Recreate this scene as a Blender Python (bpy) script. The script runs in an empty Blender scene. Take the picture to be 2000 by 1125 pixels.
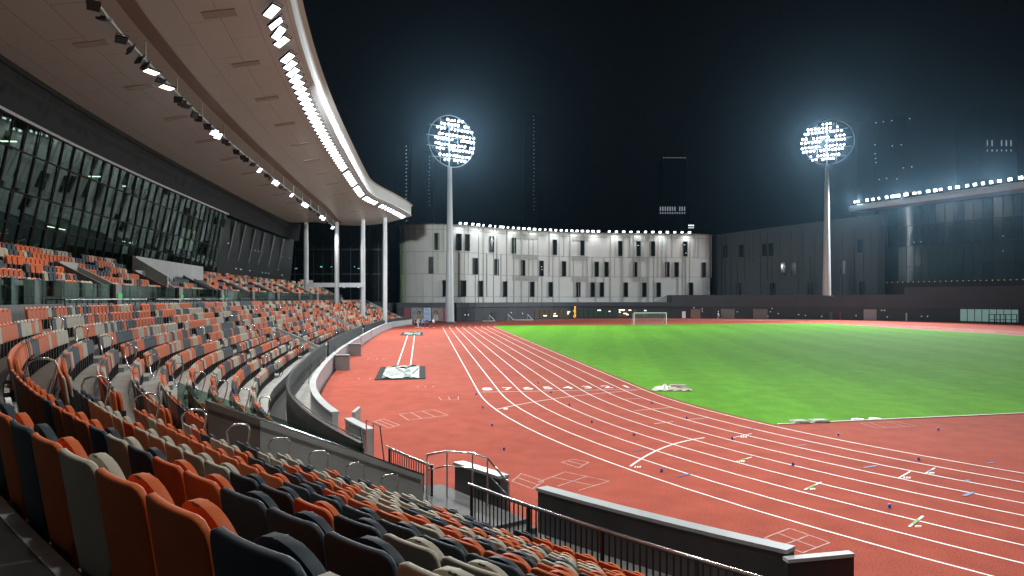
import bpy, bmesh, math, random
import numpy as np
from mathutils import Vector, Matrix
R = random.Random(11)
PI = math.pi
scene = bpy.context.scene
COL = scene.collection
F_PX, H_CAM, HOR = 1270.0, 5.4, 583.0

# ------------------------------------------------------------------ helpers
def gp(px, py, z=0.0):
    """point at height z that was measured at a photograph pixel (survey of the place)"""
    Y = F_PX * (H_CAM - z) / (py - HOR)
    return Vector(((px - 1000) / F_PX * Y, Y, z))

ONES = ['', 'first', 'second', 'third', 'fourth', 'fifth', 'sixth', 'seventh', 'eighth', 'ninth', 'tenth', 'eleventh', 'twelfth',
        'thirteenth', 'fourteenth', 'fifteenth', 'sixteenth', 'seventeenth', 'eighteenth', 'nineteenth']
TENS = {20: ('twentieth', 'twenty'), 30: ('thirtieth', 'thirty'), 40: ('fortieth', 'forty'), 50: ('fiftieth', 'fifty'), 60: ('sixtieth', 'sixty'),
        70: ('seventieth', 'seventy'), 80: ('eightieth', 'eighty'), 90: ('ninetieth', 'ninety')}
def nth(n):
    if n < 20: return ONES[n]
    t = n // 10 * 10
    return TENS[t][0] if n == t else TENS[t][1] + '-' + ONES[n - t]

def tag(o, label=None, cat=None, group=None, kind=None):
    if label: o['label'] = label
    if cat: o['category'] = cat
    if group: o['group'] = group
    if kind: o['kind'] = kind
    return o

def empty(name, loc=(0, 0, 0), rz=0.0):
    o = bpy.data.objects.new(name, None); COL.objects.link(o)
    o.location = loc; o.rotation_euler = (0, 0, rz); o.empty_display_size = 0.2
    return o

def dup(root):
    r = root.copy(); COL.objects.link(r)
    for ch in root.children:
        c = ch.copy(); COL.objects.link(c); c.parent = r
        for g in ch.children:
            d = g.copy(); COL.objects.link(d); d.parent = c
    return r

class MB:
    def __init__(self): self.v = []; self.f = []; self.m = []
    def face(self, pts, m=0):
        n = len(self.v); self.v += [tuple(p) for p in pts]; self.f.append(tuple(range(n, n + len(pts)))); self.m.append(m)
    def box(self, c, s, rz=0.0, m=0, mat=None):
        n = len(self.v); hx, hy, hz = s[0] / 2, s[1] / 2, s[2] / 2
        for sz in (-hz, hz):
            for sx, sy in ((-hx, -hy), (hx, -hy), (hx, hy), (-hx, hy)):
                if mat is not None:
                    p = mat @ Vector((sx, sy, sz)); self.v.append((p.x + c[0], p.y + c[1], p.z + c[2]))
                else:
                    x = sx * math.cos(rz) - sy * math.sin(rz); y = sx * math.sin(rz) + sy * math.cos(rz)
                    self.v.append((c[0] + x, c[1] + y, c[2] + sz))
        for q in ((0, 3, 2, 1), (4, 5, 6, 7), (0, 1, 5, 4), (1, 2, 6, 5), (2, 3, 7, 6), (3, 0, 4, 7)):
            self.f.append(tuple(n + i for i in q)); self.m.append(m)
    def hexa(self, lo, hi, m=0):
        """solid between two 4-point loops"""
        n = len(self.v); self.v += [tuple(p) for p in lo] + [tuple(p) for p in hi]
        for q in ((0, 3, 2, 1), (4, 5, 6, 7), (0, 1, 5, 4), (1, 2, 6, 5), (2, 3, 7, 6), (3, 0, 4, 7)):
            self.f.append(tuple(n + i for i in q)); self.m.append(m)
    def tube(self, pts, r, n=8, m=0, closed=False, cap=True):
        pts = [Vector(p) for p in pts]; k = len(pts); base = len(self.v)
        rr = r if isinstance(r, (list, tuple)) else [r] * k
        prev = None
        for i, p in enumerate(pts):
            if closed: t = pts[(i + 1) % k] - pts[i - 1]
            else: t = pts[min(i + 1, k - 1)] - pts[max(i - 1, 0)]
            t.normalize()
            if prev is None:
                a = Vector((0, 0, 1)) if abs(t.z) < 0.9 else Vector((1, 0, 0))
                nx = t.cross(a).normalized()
            else:
                nx = (prev - t * prev.dot(t)).normalized()
            prev = nx; ny = t.cross(nx)
            for j in range(n):
                a = 2 * PI * j / n
                self.v.append(tuple(p + nx * (math.cos(a) * rr[i]) + ny * (math.sin(a) * rr[i])))
        for i in range(k if closed else k - 1):
            i2 = (i + 1) % k
            for j in range(n):
                j2 = (j + 1) % n
                self.f.append((base + i * n + j, base + i * n + j2, base + i2 * n + j2, base + i2 * n + j)); self.m.append(m)
        if cap and not closed:
            self.f.append(tuple(base + j for j in range(n))[::-1]); self.m.append(m)
            self.f.append(tuple(base + (k - 1) * n + j for j in range(n))); self.m.append(m)
    def prism(self, poly, z0, z1, m=0):
        n = len(self.v); k = len(poly)
        self.v += [(p[0], p[1], z0) for p in poly] + [(p[0], p[1], z1) for p in poly]
        self.f.append(tuple(range(n, n + k))[::-1]); self.f.append(tuple(range(n + k, n + 2 * k))); self.m += [m, m]
        for i in range(k):
            j = (i + 1) % k
            self.f.append((n + i, n + j, n + k + j, n + k + i)); self.m.append(m)
    def strip(self, a, b, m=0):
        for i in range(len(a) - 1):
            self.face((a[i], a[i + 1], b[i + 1], b[i]), m)
    def build(self, name, mats, parent=None, smooth=None, fix=True):
        me = bpy.data.meshes.new(name); me.from_pydata(self.v, [], self.f)
        if not isinstance(mats, (list, tuple)): mats = [mats]
        for mt in mats: me.materials.append(mt)
        if len(mats) > 1: me.polygons.foreach_set('material_index', self.m)
        if fix:
            bm = bmesh.new(); bm.from_mesh(me)
            bmesh.ops.remove_doubles(bm, verts=bm.verts, dist=1e-5)
            bmesh.ops.recalc_face_normals(bm, faces=bm.faces); bm.to_mesh(me); bm.free()
        if smooth is not None:
            me.polygons.foreach_set('use_smooth', [True] * len(me.polygons)); me.set_sharp_from_angle(angle=math.radians(smooth))
        o = bpy.data.objects.new(name, me); COL.objects.link(o)
        if parent: o.parent = parent
        return o

def bake(o):
    """apply the modifiers of an object"""
    dg = bpy.context.evaluated_depsgraph_get(); dg.update()
    me = bpy.data.meshes.new_from_object(o.evaluated_get(dg)); o.modifiers.clear(); old = o.data; o.data = me; bpy.data.meshes.remove(old)
    return o

# ------------------------------------------------------------------ materials
def srgb(r, g, b):
    f = lambda c: (c / 255 / 12.92) if c / 255 <= 0.04045 else ((c / 255 + 0.055) / 1.055) ** 2.4
    return (f(r), f(g), f(b))

def M(name, col, rough=0.6, metal=0.0, noise=0.0, scale=5.0, bump=0.0, bscale=40.0, spec=0.5, emit=None, estr=0.0, detail=6.0, coat=0.0):
    m = bpy.data.materials.new(name); m.use_nodes = True
    nt = m.node_tree; p = nt.nodes['Principled BSDF']
    p.inputs['Base Color'].default_value = (*col, 1); p.inputs['Roughness'].default_value = rough; p.inputs['Metallic'].default_value = metal
    p.inputs['Specular IOR Level'].default_value = spec
    if coat: p.inputs['Coat Weight'].default_value = coat
    tc = nt.nodes.new('ShaderNodeTexCoord')
    if noise > 0:
        n = nt.nodes.new('ShaderNodeTexNoise'); n.inputs['Scale'].default_value = scale; n.inputs['Detail'].default_value = detail
        nt.links.new(tc.outputs['Object'], n.inputs['Vector'])
        r = nt.nodes.new('ShaderNodeValToRGB'); e = r.color_ramp.elements
        e[0].position = 0.3; e[1].position = 0.7
        e[0].color = (*[c * (1 - noise) for c in col], 1); e[1].color = (*[min(1, c * (1 + noise)) for c in col], 1)
        nt.links.new(n.outputs['Fac'], r.inputs['Fac']); nt.links.new(r.outputs['Color'], p.inputs['Base Color'])
        mr = nt.nodes.new('ShaderNodeMapRange'); mr.inputs['To Min'].default_value = max(0.02, rough - 0.12); mr.inputs['To Max'].default_value = min(1, rough + 0.12)
        nt.links.new(n.outputs['Fac'], mr.inputs['Value']); nt.links.new(mr.outputs['Result'], p.inputs['Roughness'])
    if bump > 0:
        n2 = nt.nodes.new('ShaderNodeTexNoise'); n2.inputs['Scale'].default_value = bscale; n2.inputs['Detail'].default_value = 4
        nt.links.new(tc.outputs['Object'], n2.inputs['Vector'])
        b = nt.nodes.new('ShaderNodeBump'); b.inputs['Strength'].default_value = bump; b.inputs['Distance'].default_value = 0.02
        nt.links.new(n2.outputs['Fac'], b.inputs['Height']); nt.links.new(b.outputs['Normal'], p.inputs['Normal'])
    if emit:
        p.inputs['Emission Color'].default_value = (*emit, 1); p.inputs['Emission Strength'].default_value = estr
        m.cycles.emission_sampling = 'NONE'
    return m

CONC = M('concrete_floor', (0.27, 0.28, 0.27), 0.75, noise=0.22, scale=1.6, bump=0.25, bscale=30)
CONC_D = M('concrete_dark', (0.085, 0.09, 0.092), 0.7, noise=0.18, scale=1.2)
CONC_W = M('concrete_wall', (0.33, 0.35, 0.34), 0.7, noise=0.12, scale=0.9, bump=0.1)
CONC_B = M('wall_brown', (0.10, 0.075, 0.062), 0.6, noise=0.1, scale=1)
COPING = M('coping', (0.36, 0.395, 0.41), 0.5, noise=0.12, scale=1.3)
NOSE = M('nosing_paint', (0.70, 0.71, 0.70), 0.6, noise=0.35, scale=3)
SLATE = M('slate_steel', (0.018, 0.026, 0.032), 0.5, noise=0.15, scale=2)
BLACK = M('black_metal', (0.010, 0.011, 0.012), 0.45)
BLACKP = M('black_plastic', (0.012, 0.012, 0.013), 0.5)
CHROME = M('polished_steel', (0.62, 0.62, 0.62), 0.16, metal=1.0)
GALV = M('grey_painted_steel', (0.42, 0.45, 0.47), 0.4, noise=0.08, scale=0.8)
WHITEP = M('white_paint', (0.72, 0.73, 0.72), 0.45)
SOFF_C = M('lighting_channel', (0.13, 0.088, 0.068), 0.6)
FASCIA = M('fascia_panel', (0.32, 0.315, 0.31), 0.5, noise=0.05, scale=0.6)
VENT = M('soffit_vent', (0.27, 0.26, 0.25), 0.7)
def seatmat(n, c): return M(n, c, 0.55, noise=0.12, scale=4.5, bump=0.06, bscale=300, spec=0.2)
S_OR = seatmat('seat_orange', (0.56, 0.122, 0.032))
S_CR = seatmat('seat_cream', (0.43, 0.40, 0.32))
S_SL = seatmat('seat_slate', (0.035, 0.049, 0.064))
LAMP = M('lamp_white', (0.9, 0.9, 0.9), 0.4, emit=(0.93, 0.97, 1.0), estr=5.0)
LAMP_T = M('lamp_tower', (0.9, 0.9, 0.9), 0.4, emit=(0.90, 0.96, 1.0), estr=9.0)
LAMP_W = M('lamp_warm', (0.9, 0.8, 0.7), 0.4, emit=(1.0, 0.80, 0.62), estr=6.0)
LAMP_I = M('lamp_indoor', (0.9, 0.85, 0.75), 0.4, emit=(0.95, 1.0, 0.82), estr=4.0)
LAMP_C = M('lamp_city', (0.9, 0.9, 0.9), 0.4, emit=(0.85, 0.92, 1.0), estr=0.6)
LAMP_CF = M('lamp_city_faint', (0.9, 0.9, 0.9), 0.4, emit=(0.75, 0.88, 1.0), estr=0.22)
LAMP_R = M('lamp_red', (0.9, 0.3, 0.2), 0.4, emit=(1.0, 0.35, 0.2), estr=1.2)
ORANGE_NEON = M('neon_orange', (0.9, 0.4, 0.05), 0.4, emit=(1.0, 0.36, 0.02), estr=1.3)
GREEN_NEON = M('neon_green', (0.05, 0.8, 0.3), 0.4, emit=(0.05, 0.85, 0.35), estr=0.5)
EXITG = M('exit_sign_green', (0.02, 0.4, 0.08), 0.4, emit=(0.03, 0.5, 0.09), estr=0.35)
WLINE = M('line_paint', (0.80, 0.80, 0.78), 0.6, noise=0.10, scale=6)
WLINE_F = M('line_paint_worn', (0.42, 0.24, 0.19), 0.7, noise=0.45, scale=9)
GLINE = M('line_green', (0.12, 0.42, 0.09), 0.7, noise=0.1, scale=6)
BLINE = M('line_blue', (0.05, 0.10, 0.30), 0.6, noise=0.3, scale=7)

def glass(name, tint, rough=0.02, fmin=0.06, fmax=0.55):
    m = bpy.data.materials.new(name); m.use_nodes = True; nt = m.node_tree; nt.nodes.clear()
    out = nt.nodes.new('ShaderNodeOutputMaterial'); mix = nt.nodes.new('ShaderNodeMixShader')
    tr = nt.nodes.new('ShaderNodeBsdfTransparent'); tr.inputs['Color'].default_value = (*tint, 1)
    gl = nt.nodes.new('ShaderNodeBsdfGlossy'); gl.inputs['Roughness'].default_value = rough; gl.inputs['Color'].default_value = (0.55, 0.72, 0.68, 1)
    lw = nt.nodes.new('ShaderNodeLayerWeight'); lw.inputs['Blend'].default_value = 0.35
    mr = nt.nodes.new('ShaderNodeMapRange'); mr.inputs['To Min'].default_value = fmin; mr.inputs['To Max'].default_value = fmax
    nt.links.new(lw.outputs['Facing'], mr.inputs['Value']); nt.links.new(mr.outputs['Result'], mix.inputs['Fac'])
    nt.links.new(tr.outputs[0], mix.inputs[1]); nt.links.new(gl.outputs[0], mix.inputs[2]); nt.links.new(mix.outputs[0], out.inputs['Surface'])
    return m
GLASS_F = glass('facade_glass', (0.30, 0.42, 0.37), 0.02, 0.07, 0.4)
GLASS_B = glass('balustrade_glass', (0.32, 0.42, 0.38), 0.02, 0.04, 0.45)
GLASS_S = glass('stair_glass', (0.50, 0.60, 0.56), 0.02, 0.03, 0.22)
DKGLASS = M('dark_window_glass', (0.010, 0.016, 0.018), 0.06, spec=0.8)
DKGLASS2 = M('dark_curtain_glass', (0.004, 0.007, 0.009), 0.32, spec=0.2)

def track_mat():
    m = bpy.data.materials.new('track_rubber'); m.use_nodes = True; nt = m.node_tree; p = nt.nodes['Principled BSDF']
    tc = nt.nodes.new('ShaderNodeTexCoord')
    def noise(s, d): 
        n = nt.nodes.new('ShaderNodeTexNoise'); n.inputs['Scale'].default_value = s; n.inputs['Detail'].default_value = d; nt.links.new(tc.outputs['Object'], n.inputs['Vector']); return n
    a, b, c = noise(0.09, 5), noise(1.1, 8), noise(28, 5)
    r = nt.nodes.new('ShaderNodeValToRGB'); e = r.color_ramp.elements
    e[0].position = 0.32; e[0].color = (0.325, 0.068, 0.044, 1); e[1].position = 0.68; e[1].color = (0.375, 0.088, 0.059, 1)
    nt.links.new(a.outputs['Fac'], r.inputs['Fac'])
    r2 = nt.nodes.new('ShaderNodeValToRGB'); e = r2.color_ramp.elements
    e[0].position = 0.3; e[0].color = (0.84, 0.84, 0.84, 1); e[1].position = 0.72; e[1].color = (1.1, 1.12, 1.12, 1)
    nt.links.new(b.outputs['Fac'], r2.inputs['Fac'])
    r3 = nt.nodes.new('ShaderNodeValToRGB'); e = r3.color_ramp.elements
    e[0].position = 0.3; e[0].color = (0.62, 0.62, 0.62, 1); e[1].position = 0.7; e[1].color = (1.28, 1.28, 1.28, 1)
    nt.links.new(c.outputs['Fac'], r3.inputs['Fac'])
    x = nt.nodes.new('ShaderNodeMixRGB'); x.blend_type = 'MULTIPLY'; x.inputs['Fac'].default_value = 1; nt.links.new(r.outputs[0], x.inputs[1]); nt.links.new(r2.outputs[0], x.inputs[2])
    y = nt.nodes.new('ShaderNodeMixRGB'); y.blend_type = 'MULTIPLY'; y.inputs['Fac'].default_value = 1; nt.links.new(x.outputs[0], y.inputs[1]); nt.links.new(r3.outputs[0], y.inputs[2])
    nt.links.new(y.outputs[0], p.inputs['Base Color']); p.inputs['Roughness'].default_value = 0.9; p.inputs['Specular IOR Level'].default_value = 0.08
    bm = nt.nodes.new('ShaderNodeBump'); bm.inputs['Strength'].default_value = 0.35; bm.inputs['Distance'].default_value = 0.01
    nt.links.new(c.outputs['Fac'], bm.inputs['Height']); nt.links.new(bm.outputs['Normal'], p.inputs['Normal'])
    return m
def grass_mat():
    m = bpy.data.materials.new('pitch_grass'); m.use_nodes = True; nt = m.node_tree; p = nt.nodes['Principled BSDF']
    tc = nt.nodes.new('ShaderNodeTexCoord'); mp = nt.nodes.new('ShaderNodeMapping'); mp.inputs['Rotation'].default_value = (0, 0, math.radians(-28)); mp.inputs['Scale'].default_value = (1, 0.35, 1)
    nt.links.new(tc.outputs['Object'], mp.inputs['Vector'])
    def noise(s, d, v=None): 
        n = nt.nodes.new('ShaderNodeTexNoise'); n.inputs['Scale'].default_value = s; n.inputs['Detail'].default_value = d; nt.links.new(v or tc.outputs['Object'], n.inputs['Vector']); return n
    a, b, c = noise(0.07, 3, mp.outputs[0]), noise(0.8, 8), noise(26, 6)
    r = nt.nodes.new('ShaderNodeValToRGB'); e = r.color_ramp.elements
    e[0].position = 0.35; e[0].color = (0.090, 0.285, 0.018, 1); e[1].position = 0.66; e[1].color = (0.112, 0.325, 0.024, 1)
    nt.links.new(a.outputs['Fac'], r.inputs['Fac'])
    wv = nt.nodes.new('ShaderNodeTexWave'); wv.inputs['Scale'].default_value = 0.055; wv.inputs['Distortion'].default_value = .6; wv.inputs['Detail'].default_value = 1; wv.bands_direction = 'X'
    mp2 = nt.nodes.new('ShaderNodeMapping'); mp2.inputs['Rotation'].default_value = (0, 0, math.radians(8)); nt.links.new(tc.outputs['Object'], mp2.inputs['Vector']); nt.links.new(mp2.outputs[0], wv.inputs['Vector'])
    prev = r.outputs[0]
    q = nt.nodes.new('ShaderNodeValToRGB'); e = q.color_ramp.elements; e[0].position = 0.4; e[1].position = 0.6; e[0].color = (.94, .95, .94, 1); e[1].color = (1.04, 1.03, 1.04, 1); nt.links.new(wv.outputs['Fac'], q.inputs['Fac'])
    x = nt.nodes.new('ShaderNodeMixRGB'); x.blend_type = 'MULTIPLY'; x.inputs['Fac'].default_value = 1; nt.links.new(prev, x.inputs[1]); nt.links.new(q.outputs[0], x.inputs[2]); prev = x.outputs[0]
    for n, lo, hi in ((b, 0.86, 1.12), (c, 0.62, 1.3)):
        q = nt.nodes.new('ShaderNodeValToRGB'); e = q.color_ramp.elements; e[0].position = 0.3; e[1].position = 0.7
        e[0].color = (lo, lo, lo, 1); e[1].color = (hi, hi, hi, 1); nt.links.new(n.outputs['Fac'], q.inputs['Fac'])
        x = nt.nodes.new('ShaderNodeMixRGB'); x.blend_type = 'MULTIPLY'; x.inputs['Fac'].default_value = 1
        nt.links.new(prev, x.inputs[1]); nt.links.new(q.outputs[0], x.inputs[2]); prev = x.outputs[0]
    nt.links.new(prev, p.inputs['Base Color']); p.inputs['Roughness'].default_value = 0.9; p.inputs['Specular IOR Level'].default_value = 0.05
    bm = nt.nodes.new('ShaderNodeBump'); bm.inputs['Strength'].default_value = 0.6; bm.inputs['Distance'].default_value = 0.03
    nt.links.new(c.outputs['Fac'], bm.inputs['Height']); nt.links.new(bm.outputs['Normal'], p.inputs['Normal'])
    return m
def soffit_mat():
    m = bpy.data.materials.new('soffit_panel'); m.use_nodes = True; nt = m.node_tree; p = nt.nodes['Principled BSDF']
    uv = nt.nodes.new('ShaderNodeUVMap'); uv.uv_map = 'UVMap'
    br = nt.nodes.new('ShaderNodeTexBrick'); br.inputs['Scale'].default_value = 1.0; br.inputs['Brick Width'].default_value = 5.4; br.inputs['Row Height'].default_value = 1.75
    br.inputs['Mortar Size'].default_value = 0.016; br.inputs['Mortar Smooth'].default_value = 0.1; br.inputs['Bias'].default_value = 0.0
    br.inputs['Color1'].default_value = (0.37, 0.395, 0.405, 1); br.inputs['Color2'].default_value = (0.352, 0.376, 0.386, 1); br.inputs['Mortar'].default_value = (0.13, 0.11, 0.10, 1)
    nt.links.new(uv.outputs[0], br.inputs['Vector']); nt.links.new(br.outputs['Color'], p.inputs['Base Color'])
    n = nt.nodes.new('ShaderNodeTexNoise'); n.inputs['Scale'].default_value = 0.25; n.inputs['Detail'].default_value = 5; nt.links.new(uv.outputs[0], n.inputs['Vector'])
    mr = nt.nodes.new('ShaderNodeMapRange'); mr.inputs['To Min'].default_value = 0.30; mr.inputs['To Max'].default_value = 0.42; nt.links.new(n.outputs['Fac'], mr.inputs['Value']); nt.links.new(mr.outputs[0], p.inputs['Roughness'])
    p.inputs['Specular IOR Level'].default_value = 0.5
    return m
TRACK, GRASS, SOFFIT = track_mat(), grass_mat(), soffit_mat()

# ------------------------------------------------------------------ plan of the stadium
S0 = np.array([-1.9, 37.3]); U = np.array([-0.13, 0.99151]); NN = np.array([0.99151, 0.13]); RO = 46.3; LS = 84.39
C1 = S0 + RO * NN; C2 = C1 + LS * U; TH0 = math.atan2(-NN[1], -NN[0])
def PN(s):
    if s < 0:
        th = TH0 - s / RO; n = np.array([math.cos(th), math.sin(th)]); return C1 + RO * n, n
    if s > LS:
        th = TH0 - (s - LS) / RO; n = np.array([math.cos(th), math.sin(th)]); return C2 + RO * n, n
    return S0 + U * s, -NN
def DD(s):
    x = min(abs(s - 42.2), 76.0); return 10.2 - 1.85e-5 * x ** 3
def DR(s):
    x = min(abs(s - 42.2), 84.0); return 10.2 - 1.14e-3 * x * x
def Q(s, off, z=0.0):                     # seating rows
    p, n = PN(s); q = p + n * (DR(s) + off); return Vector((q[0], q[1], z))
def QW(s, off, z=0.0):                    # track wall, roof and rear facade
    p, n = PN(s); q = p + n * (DD(s) + off); return Vector((q[0], q[1], z))
def facing(s):
    _, n = PN(s); return math.atan2(-n[1], -n[0]) - PI / 2
def facing_row(s, off):
    t = Q(s + .1, off) - Q(s - .1, off); return math.atan2(t.y, t.x) + PI
def TRK(s, off):
    p, n = PN(s); q = p + n * off; return (q[0], q[1])
NROW = 11
OFF = [3.44 + 0.75 * i for i in range(NROW)]; ZR = [0.775 + 0.345 * i for i in range(NROW)]
NUP = 7
OFFU = [12.75 + 0.8 * j for j in range(NUP)]; ZU = [5.1 + 0.42 * j for j in range(NUP)]
S_A, S_B = -38.0, 97.0
AISLE = [-20.35, -9.5, 2.5, 14.5, 26.5, 38.5, 50.5, 62.5, 74.5, 86.5]
VOM = [(-19.55, -17.0, 0, 3), (20.6, 23.2, 0, 4), (56.2, 58.8, 0, 4)]         # sunken stairs in the lower tier
VOMU = [a for a in (-7.5, 4.5, 16.5, 28.5, 40.5, 52.5, 64.5, 76.5)]
def frange(a, b, st):
    n = max(1, int(round((b - a) / st))); return [a + (b - a) * i / n for i in range(n + 1)]

# ------------------------------------------------------------------ ground, track, pitch
mb = MB(); mb.face(((-900, -300, -0.01), (900, -300, -0.01), (900, 1500, -0.01), (-900, 1500, -0.01)))
ground = mb.build('ground', M('asphalt', (0.03, 0.032, 0.034), 0.85, noise=0.2, scale=0.6)); tag(ground, kind='structure')
mb = MB()
poly = [QW(s, 0.2)[:2] for s in frange(-40, 98, 2)]
poly += [(-16, 150), (-4, 163), (12, 173.5), (30, 179), (52, 178), (72, 172), (92, 162), (110, 142), (128, 108), (130, 40), (90, -40), (40, -40)]
mb.face([(p[0], p[1], 0.0) for p in poly]); track = mb.build('running_track', TRACK, fix=False); tag(track, kind='structure')
# whole track oval param for the lane lines: t along, lateral from outer edge inwards
def oval(off, n_arc=64, closed=True):
    pts = []
    for i in range(21): pts.append(S0 + U * (LS * i / 20) - NN * off * -1 * 0 + NN * (-off) * -1 * -1)
    return pts
def lane_loop(rad):
    pts = []
    for i in range(24): pts.append(C1 + U * (LS * i / 24) - NN * rad)
    for i in range(73):
        th = TH0 - PI * i / 72; pts.append(C2 + rad * np.array([math.cos(th), math.sin(th)]))
    for i in range(1, 24): pts.append(C2 - U * (LS * i / 24) + NN * rad)
    for i in range(73):
        th = TH0 + PI - PI * i / 72; pts.append(C1 + rad * np.array([math.cos(th), math.sin(th)]))
    return pts
marks = empty('lane_markings'); tag(marks, kind='structure')
RI = RO - 9.76
mb = MB()
for k in range(9):
    rad = RI + 1.22 * k
    a, b = lane_loop(rad - 0.032), lane_loop(rad + 0.032)
    n = len(a)
    for i in range(n):
        j = (i + 1) % n
        mb.face(((*a[i], 0.004), (*a[j], 0.004), (*b[j], 0.004), (*b[i], 0.004)))
mb.build('lane_line', WLINE, marks, fix=False)
def seg(mbx, p, q, w, z=0.006, m=0):
    p, q = Vector(p), Vector(q); d = (q - p); d.z = 0; d.normalize(); nrm = Vector((-d.y, d.x, 0)) * (w / 2)
    mbx.face(((p - nrm).xy.to_3d() + Vector((0, 0, z)), (q - nrm).xy.to_3d() + Vector((0, 0, z)), (q + nrm).xy.to_3d() + Vector((0, 0, z)), (p + nrm).xy.to_3d() + Vector((0, 0, z))), m)
def across(s, ra, rb, w=0.06, z=0.006, mbx=None, m=0):
    """line across the lanes at station s, radii ra..rb"""
    p, n = PN(s); a = p + n * (ra - RO); b = p + n * (rb - RO); seg(mbx, (*a, 0), (*b, 0), w, z, m)
def station(p):
    """station and radius of a ground point on the near side of the oval"""
    v = np.array([p.x, p.y]) - C1; al = v @ U
    if al < 0:
        th = math.atan2(v[1], v[0]); d = (th - TH0 + PI) % (2 * PI) - PI; return -d * RO, float(np.hypot(*v))
    return float(al), float(-(v @ NN))
mb = MB()
across(0.15, RI, RO, 0.06, 0.006, mb); across(4.2, RI + 3.66, RO, 0.05, 0.006, mb, 1); across(12.5, RI + 4.88, RO, 0.05, 0.006, mb, 1)
for s_, k0 in ((55, 0), (66, 1), (75, 0)): across(s_, RI + 1.22 * k0, RO, 0.05, 0.006, mb, 1)
# waterfall start lines
def curve_line(p0, p1, p2, w, mbx, m=0, n=14):
    pr = None
    for i in range(n + 1):
        t = i / n; p = p0 * (1 - t) ** 2 + p1 * 2 * t * (1 - t) + p2 * t * t
        if pr is not None: seg(mbx, pr, p, w, 0.006, m)
        pr = p
curve_line(gp(968, 800), gp(1085, 773), gp(1243, 762.5), 0.06, mb)
curve_line(gp(1231, 911), gp(1290, 866), gp(1376, 855), 0.08, mb)
for (a, b, w, m) in (((1776, 1029), (1803, 1008), 0.09, 0), ((1571, 957), (1604, 942), 0.09, 0), ((1435, 903), (1468, 893), 0.08, 0), ((1432, 855), (1468, 847), 0.08, 0),
                     ((1755, 934), (1778, 921), 0.08, 0), ((1806, 926), (1826, 914), 0.08, 0), ((1240, 802), (1312, 796), 0.07, 0), ((1277, 828), (1315, 824), 0.07, 0),
                     ((1340, 820), (1385, 816), 0.06, 0), ((1218, 780), (1250, 778), 0.06, 0),
                     ((1783, 1024), (1794, 1015), 0.10, 2), ((1578, 954), (1592, 947.5), 0.10, 2), ((1812, 922), (1820, 917.5), 0.10, 3), ((1442, 901), (1456, 896.5), 0.09, 2),
                     ((1322, 932), (1352, 925), 0.10, 3), ((1236, 882), (1263, 878), 0.09, 3), ((1688, 914), (1712, 910), 0.12, 3), ((1552, 872), (1575, 869), 0.10, 3), ((1452, 839), (1474, 837), 0.08, 3),
                     ((1882, 969), (1902, 962), 0.14, 3), ((1885, 940), (1894, 938), 0.1, 3), ((1930, 905), (1940, 904), 0.1, 3)):
    seg(mb, gp(*a), gp(*b), w * (.62 if m == 0 else .7), 0.008 if m == 0 else 0.012, m)
# small distance figures painted beside the start lines
for (x, y, w) in ((1240, 913, 14), (1789, 1029, 11), (1583, 956, 10), (1444, 902, 12), (1765, 934, 16), (1816, 925, 9), (1447, 854, 14), (984, 799, 8)):
    for k in range(3):
        seg(mb, gp(x + k * w / 3, y + 0.8), gp(x + k * w / 3 + 1.6, y - 2.4), 0.04, 0.008, 0)
        seg(mb, gp(x + k * w / 3 + 1.2, y + 1.6), gp(x + k * w / 3 + 2.6, y - 1.2), 0.035, 0.0095, 1)
mb.build('start_line', [WLINE, WLINE_F, GLINE, BLINE], marks, fix=False)
# chalk grids, runway lines
mb = MB()
def grid(c4, nx, ny, m=1, w=0.045, skip=()):
    A, B, C, D = [gp(*c) for c in c4]
    for i in range(nx + 1):
        t = i / nx
        if ('x', i) in skip: continue
        seg(mb, A.lerp(B, t), D.lerp(C, t), w, 0.005, m)
    for j in range(ny + 1):
        t = j / ny
        if ('y', j) in skip: continue
        seg(mb, A.lerp(D, t), B.lerp(C, t), w, 0.0056, m)
grid(((1493, 1051), (1543, 1032), (1621, 1060), (1568, 1080)), 2, 2)
grid(((1050, 942), (1104, 922), (1190, 940), (1130, 958)), 2, 2, skip=(('x', 0),))
grid(((1000, 940), (1018, 925), (1062, 940), (1040, 955)), 2, 1)
grid(((1097, 903), (1120, 897), (1150, 903), (1130, 914)), 2, 1)
grid(((780, 809), (846, 800), (875, 811), (798, 821)), 3, 2, skip=(('y', 1),))
grid(((732, 823), (748, 818), (780, 830), (760, 836)), 2, 1)
grid(((857, 776), (895, 774.5), (895, 780.5), (862, 781.5)), 2, 1, skip=(('y', 0),))
grid(((1680, 826), (1752, 824), (1790, 832), (1710, 836)), 4, 2, w=0.03, skip=(('y', 1), ('x', 2)))
for a, b in (((776, 714), (796, 655.5)), ((802, 713), (809.5, 655.5)), ((775, 714.5), (803, 713.5))): seg(mb, gp(*a), gp(*b), 0.09, 0.005, 0)
for x, y in ((815, 757), (830, 756), (845, 756), (718, 702), (735, 702), (748, 702), (700, 741), (722, 740)): seg(mb, gp(x, y), gp(x + 2, y - 2), 0.05, 0.005, 1)
mb.build('chalk_grid', [WLINE, WLINE_F], marks, fix=False)
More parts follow.
